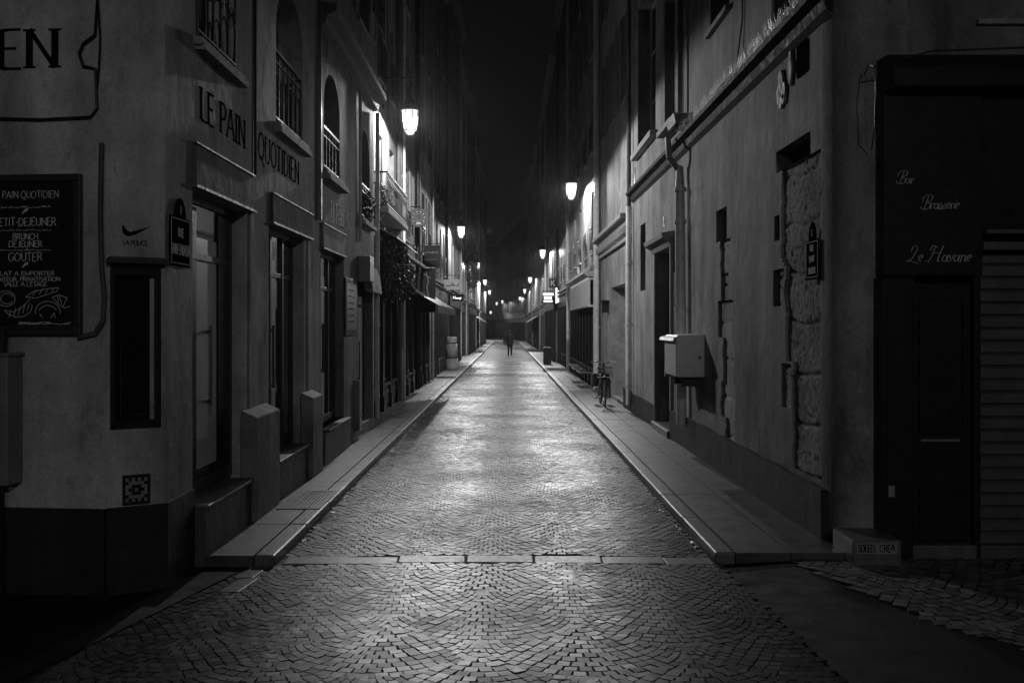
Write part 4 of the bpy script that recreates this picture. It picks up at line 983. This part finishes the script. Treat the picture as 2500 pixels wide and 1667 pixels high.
dd = q.build('door', M['black'], B); MB().fbox(FC,a+.06,b-.1,zb(1078),zb(1073),.345,.365).build('push_bar', M['grey'], dd)
MB().fbox(FC,a-.03,b+.02,-.2,.06,.2,.42).build('threshold', M['ledge'], B, bevel=.006)
q = MB(); z = zb(1338); 
while z < zb(640): q.fprof(FC,ub(2393),7.4,[(.22,z),(.235,z+.012),(.235,z+.085),(.20,z+.108),(.20,z)]); z += .108
q.build('roller_shutter', M['shutter'], B)
MB().fbox(FC,ub(2393),7.4,-.3,zb(1340),.0,.25).build('shop_base', M['plinth_b'], B, bevel=.008)
MB().fbox(FC,ub(2166),ub(2181),zb(1211),zb(1184),.4155,.418).build('sticker', M['curtain'], s)
q = MB(); q.tube([V(3.02,8.66,4.0),V(3.0,8.5,4.05),V(2.98,8.3,3.98),V(2.96,8.22,3.85),V(2.98,8.3,3.5),V(3.06,8.6,3.35)], .005, 6); q.tube([V(3.0,8.4,4.0),V(3.4,8.2,4.08),V(4.6,8.1,4.1)], .008, 6); q.build('cable', M['iron'], B)
t = thing('stone_step', 'low stone block with a scribbled pale patch at the foot of the right corner', 'step', (2.95,8.4,0))
MB().box(2.77,3.16,8.2,8.72,-.1,.165).build('block', M['slab'], t, bevel=.015)
q = MB().box(2.80,3.12,8.192,8.2,.06,.145).build('patch', M['curtain'], t)
q = MB(); text(q, Fr((0,8.192,0),(1,0,0),(0,-1,0)), 'SDEEEL', 2.81, .075, .055, .14, .14, 0, .002, sx=.7, jit=.1); text(q, Fr((0,8.192,0),(1,0,0),(0,-1,0)), 'CREA', 2.98, .078, .055, .14, .14, 0, .002, sx=.8, jit=.1); q.build('scrawl', M['ink'], t)
# ================================================================== street lamps
def lantern(label):
    t = thing('wall_lantern', label, 'street lamp', (0,0,0), 'wall lanterns along the street')
    zt = 6.72; cx0 = .62
    q = MB(); q.box(0,.03,-.04,.04,zt+.05,zt+1.0); q.box(.03,cx0+.05,-.018,.018,zt+.72,zt+.76)
    q.tube([V(.03,0,zt+.2),V(.42,0,zt+.72)], .014, 6)
    q.tube([V(cx0-.05+.10*math.cos(a)*(1-k*.05), 0, zt+.60+.10*math.sin(a)*(1-k*.05)) for k, a in enumerate([math.radians(90-24*k) for k in range(16)])], .011, 6)
    q.tube([V(cx0,0,zt+.72),V(cx0,0,zt+.30)], .014, 6); q.build('bracket', M['iron'], t)
    q = MB(); q.lathe((cx0,0,zt), [(.235,-.005),(.24,.03),(.19,.10),(.12,.17),(.10,.24),(.06,.27),(.03,.32)], 8, math.pi/8); hood = q.build('hood', M['iron'], t)
    q = MB(); n = 8
    prof = [(.20,-.006),(.135,-.44)]
    q.lathe((cx0,0,zt), prof, n, math.pi/8); q.build('glass', M['lamp'], t)
    q = MB(); q.lathe((cx0,0,zt-.452), [(.118,0),(.085,-.07),(.03,-.10)], 8, math.pi/8); q.build('bowl', M['lamp'], t)
    q = MB()
    for k in range(n):
        a = math.pi/8+k*2*math.pi/n; q.tube([V(cx0+.205*math.cos(a),.205*math.sin(a),zt),V(cx0+.14*math.cos(a),.14*math.sin(a),zt-.44)], .012, 4)
    q.tube([V(cx0+.142*math.cos(math.pi/8+k*math.pi/4),.142*math.sin(math.pi/8+k*math.pi/4),zt-.446) for k in range(9)], .016, 4)
    q.lathe((cx0,0,zt-.55), [(.035,0),(.03,-.03),(.008,-.05)], 8)
    q.build('frame', M['iron'], t)
    L = bpy.data.lights.new('bulb', 'SPOT'); L.energy = LAMP; L.spot_size = math.radians(178); L.spot_blend = .08; L.shadow_soft_size = .09; L.color = (1,1,1)
    lo = bpy.data.objects.new('bulb', L); C.objects.link(lo); lo.parent = t; lo.location = (cx0, 0, zt-.16); return t
LAMPS = [(-2.82,23.2,0,'nearest wall lantern on the left, large glass above the arched window'),
 (-2.84,49.5,0,'second lantern on the left wall, above the small white sign'),
 (-2.84,76.5,0,'third left lantern, with ivy spilling beside it'),
 (-2.84,103,0,'fourth left lantern, before the side street'),
 (-2.86,131,0,'fifth left lantern, past the side street'),
 (2.80,34.8,1,'nearest lantern on the right wall, on a scrolled iron bracket'),
 (2.84,64,1,'second lantern on the right wall, above the lit bar sign'),
 (2.82,98,1,'third right lantern beyond the lit bar sign'),
 (2.80,127,1,'fourth right lantern, far down the street'),
 (2.6,158,1,'fifth right lantern, where the street starts to bend'),
 (-.2,178,1,'right one of the two small lanterns above the walking people'),
 (-1.3,190,1,'left one of the two small lanterns above the walking people'),
 (-5.0,168,0,'lower left pinpoint lantern at the far end of the street'),
 (-3.6,186,0,'lower right pinpoint lantern at the far end of the street')]
proto = lantern(LAMPS[0][3])
for i,(x,y,r,lab) in enumerate(LAMPS):
    o = proto if i == 0 else copy_tree(proto)
    o.location = (x, y, gz(y)*1.0+.12+(-1.7 if i in (12,13) else 0)); o.rotation_euler.z = math.pi*r; o['label'] = lab
    if i >= 8:
        for c_ in o.children:
            if c_.type == 'LIGHT': c_.data = c_.data.copy(); c_.data.energy = LAMP*.25
# unseen lanterns added behind the photographer as fill light for the near walls
for x,y,r,zz in ((3.0,-7.5,1,0),(-3.0,-22,0,0)):
    o = copy_tree(proto); o.location = (x,y,zz); o.rotation_euler.z = math.pi*r; o['label'] = 'unseen lantern added behind the camera to light the near walls'
    for c_ in o.children:
        if c_.type == 'LIGHT': c_.data = c_.data.copy(); c_.data.energy = LAMP*.42
# ================================================================== hanging signs
def hang(name, label, x0, x1, y, z0, z1, mat, side=-1, bar=None, d=.05):
    t = thing(name, label, 'shop sign', ((x0+x1)/2, y, z0))
    MB().box(x0,x1,y,y+d,z0,z1).build('panel', M[mat], t, bevel=.008)
    xw = -2.86 if side < 0 else 2.84; zb_ = bar or z1+.06
    q = MB(); q.tube([V(xw,y+d/2,zb_),V(x1 if side < 0 else x0,y+d/2,zb_)], .014, 6)
    for xx in (x0+.05,x1-.05): q.tube([V(xx,y+d/2,zb_),V(xx,y+d/2,z1-.002)], .008, 5)
    q.build('bracket', M['iron'], t); return t
t = thing('round_sign', 'round pale hanging sign with an emblem, on the left between plant and dark sign', 'shop sign', (-2.46,28.5,4.8))
fs = Fr((0,28.5,0),(1,0,0),(0,-1,0))
q = MB().lathe((0,0,0),[(.27,-.02),(.27,.02)],28); q.v = [(-2.46+x, 28.52+z, 4.85+y) for x,y,z in q.v]; q.build('disc', M['plinth_b'], t)
q = MB(); q.tube([V(-2.46+.225*math.cos(k*math.pi/14),28.497,4.85+.225*math.sin(k*math.pi/14)) for k in range(29)], .012, 5)
q.tube([V(-2.46+.10*math.cos(k*math.pi/10),28.497,4.85+.10*math.sin(k*math.pi/10)) for k in range(21)], .02, 5); q.fbox(fs,-2.52,-2.40,4.66,4.72,0,.015)
for k in range(10): a = k*math.pi/5; q.fbox(fs,-2.46+.165*math.cos(a)-.015,-2.46+.165*math.cos(a)+.015,4.85+.165*math.sin(a)-.015,4.85+.165*math.sin(a)+.015,0,.01)
q.build('emblem', M['zinc'], t); MB().tube([V(-2.83,28.52,4.85),V(-2.72,28.52,4.85)], .015, 6).tube([V(-2.83,28.52,5.15),V(-2.4,28.52,5.15)], .014, 6).tube([V(-2.46,28.52,5.15),V(-2.46,28.52,5.1)], .01, 6).build('bracket', M['iron'], t)
t = hang('shop_sign', 'large dark rectangular hanging sign with faint pale lettering on the left', -2.77,-2.15,33,3.72,4.42,'black')
fs = Fr((0,33,0),(1,0,0),(0,-1,0)); q = MB(); squiggle(q,fs,-2.66,4.16,.42,.09,26,.02,12,0,.003); squiggle(q,fs,-2.66,3.95,.42,.04,26,.01,13,0,.003); q.build('lettering', M['curtain'], t)
t = hang('banner', 'long dark cloth banner with a pale streak hanging below the dark sign on the left', -2.77,-2.2,31.5,2.25,3.6,'black', d=.02)
fs = Fr((0,31.5,0),(1,0,0),(0,-1,0)); q = MB(); line(q,fs,[(-2.5,3.5),(-2.42,3.2),(-2.47,3.0),(-2.4,2.7),(-2.35,2.5)],.03,0,.002); line(q,fs,[(-2.6,3.45),(-2.35,3.3)],.02,0,.002); q.build('print', M['curtain'], t)
t = hang('shop_sign', 'small white hanging sign with dark cursive lettering on the left', -2.80,-2.08,45,3.38,3.83,'white', bar=4.02)
fs = Fr((0,45,0),(1,0,0),(0,-1,0)); q = MB(); squiggle(q,fs,-2.68,3.53,.55,.14,18,.03,15,0,.003); q.build('lettering', M['ink'], t)
t = hang('shop_sign', 'small black hanging sign with white script below the white sign', -2.56,-2.02,47.6,2.94,3.28,'black')
fs = Fr((0,47.6,0),(1,0,0),(0,-1,0)); q = MB(); text(q,fs,'Massage',-2.53,3.05,.13,.10,.16,0,.003,1,slant=.25,sx=.95,sp=-.04); q.build('lettering', M['neon'], t)
t = hang('shop_sign', 'dark square hanging sign with a pale letter K above the lit sign', 2.05,2.45,50,3.65,4.1,'black', side=1)
fs = Fr((0,50,0),(1,0,0),(0,-1,0)); q = MB(); text(q,fs,'K',2.13,3.74,.28,.18,.18,0,.003,1); q.build('lettering', M['chalk'], t)
t = hang('lit_sign', 'bright lit bar sign with stacked white lines on the right side', 1.94,2.56,56,3.0,3.62,'black', side=1, d=.12)
fs = Fr((0,56,0),(1,0,0),(0,-1,0)); q = MB(); q.fbox(fs,1.96,2.54,3.44,3.57,0,.02).fbox(fs,2.0,2.48,3.07,3.18,0,.02)
text(q, fs, 'SALE', 2.04, 3.235, .155, .3, .3, 0, .02, 1, sx=.95) if 0 else [q.fbox(fs,2.02+k*.11,2.11+k*.11,3.235,3.39,0,.02) for k in range(4)]
q.build('tubes', M['neon'], t)
t = thing('lit_sign', 'narrow vertical lit sign panel just right of the stacked lit sign', 'shop sign', (2.7,55.5,3.3))
MB().box(2.60,2.82,55.5,55.6,2.95,3.9).build('panel', M['black'], t); MB().box(2.63,2.72,55.48,55.498,3.0,3.85).box(2.745,2.80,55.48,55.498,3.05,3.3).box(2.745,2.80,55.48,55.498,3.45,3.7).build('tubes', M['neon'], t)
# ================================================================== street furniture
t = thing('bollard', 'pale thick tapered bollard with dark bands on the left pavement', 'bollard', (-2.53,46.9,gz(46.9)+PV)); zz = gz(46.9)+PV
MB().lathe((-2.53,46.9,zz),[(.30,0),(.30,.06),(.285,.5)],20).lathe((-2.53,46.9,zz),[(.283,.545),(.24,1.18)],20).build('body', M['cream'], t, smooth=True)
MB().lathe((-2.53,46.9,zz),[(.27,.49),(.27,.55)],20).lathe((-2.53,46.9,zz),[(.225,1.17),(.225,1.235)],20).build('band', M['black'], t)
MB().lathe((-2.53,46.9,zz),[(.235,1.225),(.235,1.40),(.22,1.455),(.17,1.48)],20).build('cap', M['white'], t)
t = thing('litter_bin', 'dark box shaped bin standing at the edge of the right pavement', 'bin', (2.1,53.6,gz(53.6)+PV)); zz = gz(53.6)+PV
MB().box(1.9,2.3,53.4,53.85,zz,zz+.8).build('body', M['black'], t, bevel=.02); MB().box(1.88,2.32,53.38,53.87,zz+.81,zz+.88).build('lid', M['iron'], t, bevel=.02)
# bicycle leaning by the shopfront
y0 = 24.9; xb = 2.32; zz = gz(y0)+PV
t = thing('bicycle', 'dark city bicycle with a front basket leaning near the right wall', 'bicycle', (xb,y0,zz))
def wheel(y, tilt=0):
    q = MB(); q.tube([V(xb+tilt*math.sin(a)*0, y+.33*math.cos(a), zz+.34+.33*math.sin(a)) for a in [k*math.pi/16 for k in range(33)]], .02, 8)
    wv = q.build('wheel', M['rubber'], t); s = MB()
    s.tube([V(xb, y+.30*math.cos(a), zz+.34+.30*math.sin(a)) for a in [k*math.pi/16 for k in range(33)]], .009, 6)
    for k in range(18): a = k*math.pi/9; s.tube([V(xb+(.02 if k % 2 else -.02),y,zz+.34),V(xb,y+.30*math.cos(a),zz+.34+.30*math.sin(a))], .0022, 4)
    s.tube([V(xb-.05,y,zz+.34),V(xb+.05,y,zz+.34)], .018, 8); s.build('rim', M['chrome'], wv)
    m = MB(); m.tube([V(xb,y+.365*math.cos(a),zz+.34+.365*math.sin(a)) for a in [math.radians(20+k*12) for k in range(13)]], .03, 6); m.build('mudguard', M['black'], t)
wheel(y0-.52); wheel(y0+.52)
q = MB(); P = lambda a, b, c: V(xb+a, y0+b, zz+c)
q.tube([P(0,-.42,.72),P(0,.0,.30),P(0,.17,.78)], .024, 8); q.tube([P(0,.0,.30),P(0,.52,.34),P(0,.16,.70)], .012, 8); q.tube([P(0,-.40,.82),P(0,.13,.62)], .014, 8)
q.tube([P(0,-.36,.95),P(0,-.42,.70),P(0,-.46,.6)], .018, 8); q.tube([P(-.05,-.46,.62),P(-.05,-.52,.34)], .011, 6).tube([P(.05,-.46,.62),P(.05,-.52,.34)], .011, 6).build('frame', M['black'], t)
for s_ in (-1,1): MB().hexa([P(.07*s_,.35,.42),P(.20*s_,.35,.42),P(.20*s_,.72,.42),P(.07*s_,.72,.42),P(.07*s_,.33,.74),P(.21*s_,.33,.74),P(.21*s_,.75,.74),P(.07*s_,.75,.74)]).build('pannier', M['cloth'], t, bevel=.03)
MB().tube([P(-.06,.25,.76),P(-.06,.8,.76),P(.06,.8,.76),P(.06,.25,.76)], .008, 5).build('rack', M['iron'], t)
q = MB(); q.tube([P(-.30,-.16,1.04),P(-.26,-.28,1.06),P(-.14,-.40,1.06),P(0,-.38,1.0),P(.14,-.40,1.06),P(.26,-.28,1.06),P(.30,-.16,1.04)], .013, 8); q.tube([P(0,-.37,.93),P(0,-.38,1.02)], .014, 8).build('handlebar', M['chrome'], t)
q = MB(); q.hexa([P(-.10,.30,.84),P(.10,.30,.84),P(.03,.02,.86),P(-.03,.02,.86),P(-.11,.30,.90),P(.11,.30,.90),P(.03,.02,.89),P(-.03,.02,.89)]); q.build('saddle', M['black'], t, bevel=.015)
q = MB(); 
for k in range(7): a = -.16+k*.053; q.tube([P(a,-.74,.70),P(a*1.15,-.78,.93)], .005, 4); q.tube([P(a,-.48,.70),P(a*1.15,-.46,.93)], .005, 4)
for z in (.70,.81,.93): e = 1+(z-.7)*.65; q.tube([P(-.16*e,-.75,z),P(.16*e,-.75,z),P(.16*e,-.47,z),P(-.16*e,-.47,z),P(-.16*e,-.75,z)], .006, 4)
q.fbox(Fr(P(0,0,0),(1,0,0),(0,-1,0)),-.16,.16,.695,.70,.48,.74); q.build('basket', M['iron'], t)
MB().tube([P(-.14,.02,.17),P(-.06,0,.30),P(.06,0,.30),P(.14,-.02,.43)], .01, 6).fbox(Fr(P(0,0,0),(1,0,0),(0,-1,0)),-.2,-.12,.155,.175,-.05,.03).fbox(Fr(P(0,0,0),(1,0,0),(0,-1,0)),.12,.2,.42,.44,-.03,.05).build('pedal', M['iron'], t)
MB().lathe(P(0,-.50,.99),[(.02,-.045),(.045,-.03),(.045,.03),(.02,.045)],12).build('headlight', M['chrome'], t)
# ================================================================== plants
def foliage(name, label, cx_, cy_, cz, rx, ry, rz, n, size, seed, cat='plant', hang_=0, stem=None):
    t = thing(name, label, cat, (cx_,cy_,cz-rz)); rr = random.Random(seed); q = MB()
    for k in range(n):
        while True:
            a,b,c = rr.uniform(-1,1),rr.uniform(-1,1),rr.uniform(-1,1)
            r = a*a+b*b+c*c
            if r < 1 and (r > .25 or rr.random() < .3) and noise.noise(V(a*3.1+seed,b*3.1,c*3.1)) > -.05: break
        p = V(cx_+a*rx*(1-.3*c*hang_), cy_+b*ry, cz+c*rz); s = size*rr.uniform(.6,1.3)
        d1 = V(rr.gauss(0,1),rr.gauss(0,1),rr.gauss(0,1)-.4).normalized(); d2 = d1.orthogonal().normalized(); d2 = (d2*math.cos(k)+d1.cross(d2)*math.sin(k))
        q.face([p, p+d1*s*.5+d2*s*.3, p+d1*s, p+d1*s*.5-d2*s*.3])
    q.build('foliage', M['leaf'], t, recalc=False)
    q = MB()
    for k in range(7):
        pts = [V(cx_-rx*.6*(1 if cx_ < 0 else -1), cy_+rr.uniform(-.3,.3)*ry, cz-rz)]
        for j in range(5): pts.append(pts[-1]+V(rr.uniform(-.1,.1)*rx, rr.uniform(-.25,.25)*ry, rz*.36))
        q.tube(pts, .012, 5)
    q.build('stem', M['wood'], t); return t
foliage('wall_plant', 'bushy dark leafy plant hanging over the left shopfront below the glass canopy', -2.52, 22.9, 3.15, .32, 1.5, .72, 3600, .085, 3)
foliage('wall_plant', 'thinner leafy plant trailing beside the bushy one on the left shopfront', -2.5, 25.3, 2.95, .26, .8, .55, 1300, .08, 5)
foliage('ivy', 'pale lit ivy cascading down the far left wall beside a lantern', -2.35, 69, 5.3, .42, 1.2, 1.35, 1800, .13, 6)
foliage('balcony_plant', 'small potted greenery behind the left balcony railing', -2.62, 21.6, 4.55, .18, .35, .25, 350, .06, 7)
foliage('window_plant', 'small dark greenery in the arched left window near the lantern', -2.5, 18.5, 4.0, .1, .35, .28, 300, .06, 9)
# leaves and butts in the gutters
rr = random.Random(11); q = MB()
for k in range(420):
    s = rr.choice((-1,1)); y = 8.9+rr.random()**1.3*30; x = (-1.86+abs(rr.gauss(0,.035)) if s < 0 else 1.68-abs(rr.gauss(0,.035)))
    if k % 10 == 0: x = rr.uniform(-1.8,1.6)
    z = gz(y)+GX(x)+.004; a = rr.uniform(0,6.3); L = rr.uniform(.012,.035); w_ = L*rr.uniform(.3,.7); c, s_ = math.cos(a), math.sin(a)
    q.face([V(x+c*L,y+s_*L,z+rr.uniform(0,.012)),V(x-s_*w_,y+c*w_,z),V(x-c*L,y-s_*L,z+rr.uniform(0,.01)),V(x+s_*w_,y-c*w_,z)])
tag(q.build('gutter_litter', M['curtain'], recalc=False), 'scattered dead leaves and butts along both gutters', 'litter', kind='stuff')
# ================================================================== people
def person(label, x, y, hgt, yaw, seed, coat=True):
    z = gz(y)+GX(0)-.0; t = thing('person', label, 'person', (x,y,z)); k = hgt/1.75
    J = {}; E = []
    def j(n, a, b, c, r, par=None): J[n] = (V(a,b,c)*k, r*k); E.append((par, n)) if par else None
    j('pel',0,0,.95,.135); j('waist',0,.01,1.10,.125,'pel'); j('chest',0,.02,1.32,.155,'waist'); j('neckb',0,.02,1.48,.075,'chest'); j('neck',0,.03,1.53,.055,'neckb'); j('head',0,.045,1.62,.092,'neck'); j('crown',0,.04,1.70,.070,'head')
    for s, n in ((-1,'l'),(1,'r')):
        st = s*(1 if seed % 2 else -1)
        j(n+'hip',s*.095,0,.90,.105,'pel'); j(n+'knee',s*.10,.10*st+.02,.50,.085,n+'hip'); j(n+'ank',s*.10,.20*st-.05,.10+(.04 if st < 0 else 0),.062,n+'knee')
        j(n+'heel',s*.10,.20*st-.07,.045+(.03 if st < 0 else 0),.04,n+'ank'); j(n+'toe',s*.11,.20*st+.12,.035,.035,n+'heel')
        j(n+'sh',s*.17,.01,1.42,.070,'chest'); j(n+'up',s*.20,-.03*st,1.28,.062,n+'sh'); j(n+'elb',s*.22,-.08*st,1.12,.048,n+'up'); j(n+'wr',s*.21,-.12*st+.09,.88,.032,n+'elb'); j(n+'palm',s*.21,-.12*st+.11,.80,.034,n+'wr')
        for f, (dx,dy,L) in enumerate(((-.022,.03,.075),(-.006,.035,.085),(.010,.03,.08),(.024,.02,.065))):
            j(n+'f%d'%f,s*.21+dx*.6,-.12*st+.11+dy*.4,.745,.010,n+'palm'); j(n+'g%d'%f,s*.21+dx,-.12*st+.11+dy+.01,.745-L*.7,.009,n+'f%d'%f)
        j(n+'t',s*.18,-.12*st+.14,.79,.012,n+'palm'); j(n+'u',s*.175,-.12*st+.165,.75,.010,n+'t')
    names = list(J); me = bpy.data.meshes.new('body'); me.from_pydata([tuple(J[n][0]) for n in names], [(names.index(a),names.index(b)) for a,b in E], [])
    o = bpy.data.objects.new('body', me); C.objects.link(o); o.modifiers.new('skin','SKIN'); 
    if not me.skin_vertices: 
        bm = bmesh.new(); bm.from_mesh(me); bm.verts.layers.skin.verify(); bm.to_mesh(me); bm.free()
    for i, n in enumerate(names):
        sv = me.skin_vertices[0].data[i]; sv.radius = (J[n][1], J[n][1]*(.78 if n in ('chest','waist','pel') else 1)); sv.use_root = (n == 'pel')
    sb = o.modifiers.new('sub','SUBSURF'); sb.levels = 2; sb.render_levels = 2
    dg = bpy.context.evaluated_depsgraph_get(); m2 = bpy.data.meshes.new_from_object(o.evaluated_get(dg)); o.modifiers.clear(); o.data = m2
    m2.materials.clear(); m2.materials.append(M['cloth']); m2.materials.append(M['skin'])
    for p in m2.polygons:
        p.use_smooth = True; c = p.center
        if c.z > 1.5*k or (c.z < .87*k and abs(c.x) > .15*k and c.z > .6*k): p.material_index = 1
    o.parent = t; t.rotation_euler.z = yaw
    def ch(q, nm, mt, sm=True):
        ob = q.build(nm, M[mt], None, smooth=sm); ob.parent = t; return ob
    ch(MB().lathe((0,.025*k,1.60*k),[(.098*k,-.03*k),(.106*k,.03*k),(.095*k,.09*k),(.05*k,.135*k),(.01,.145*k)],14),'hair','black')
    if coat: ch(MB().lathe((0,.01*k,0),[(.20*k,.66*k),(.185*k,.95*k),(.165*k,1.12*k),(.19*k,1.32*k),(.15*k,1.45*k),(.07*k,1.52*k)],18),'coat','cloth')
    return t
person('person in dark coat and trousers walking away down the middle of the street', .2, 72, 1.78, 0, 1)
person('smaller distant person in dark clothes walking ahead of the nearer walker', -.25, 118, 1.72, 0, 2, coat=False)

# ================================================================== thin haze added for a faint glow around the lanterns
q = MB().box(-170, 170, -62, 422, -4, 30)
hz = q.build('haze', None); tag(hz, kind='stuff')
hm = bpy.data.materials.new('night_air'); hm.use_nodes = True; t = hm.node_tree
t.nodes.remove(t.nodes['Principled BSDF']); pv = t.nodes.new('ShaderNodeVolumePrincipled'); pv.inputs['Color'].default_value = (.8,.8,.8,1)
pv.inputs['Density'].default_value = HAZE; pv.inputs['Anisotropy'].default_value = .82
t.links.new(pv.outputs[0], t.nodes['Material Output'].inputs['Volume']); hz.data.materials.append(hm)
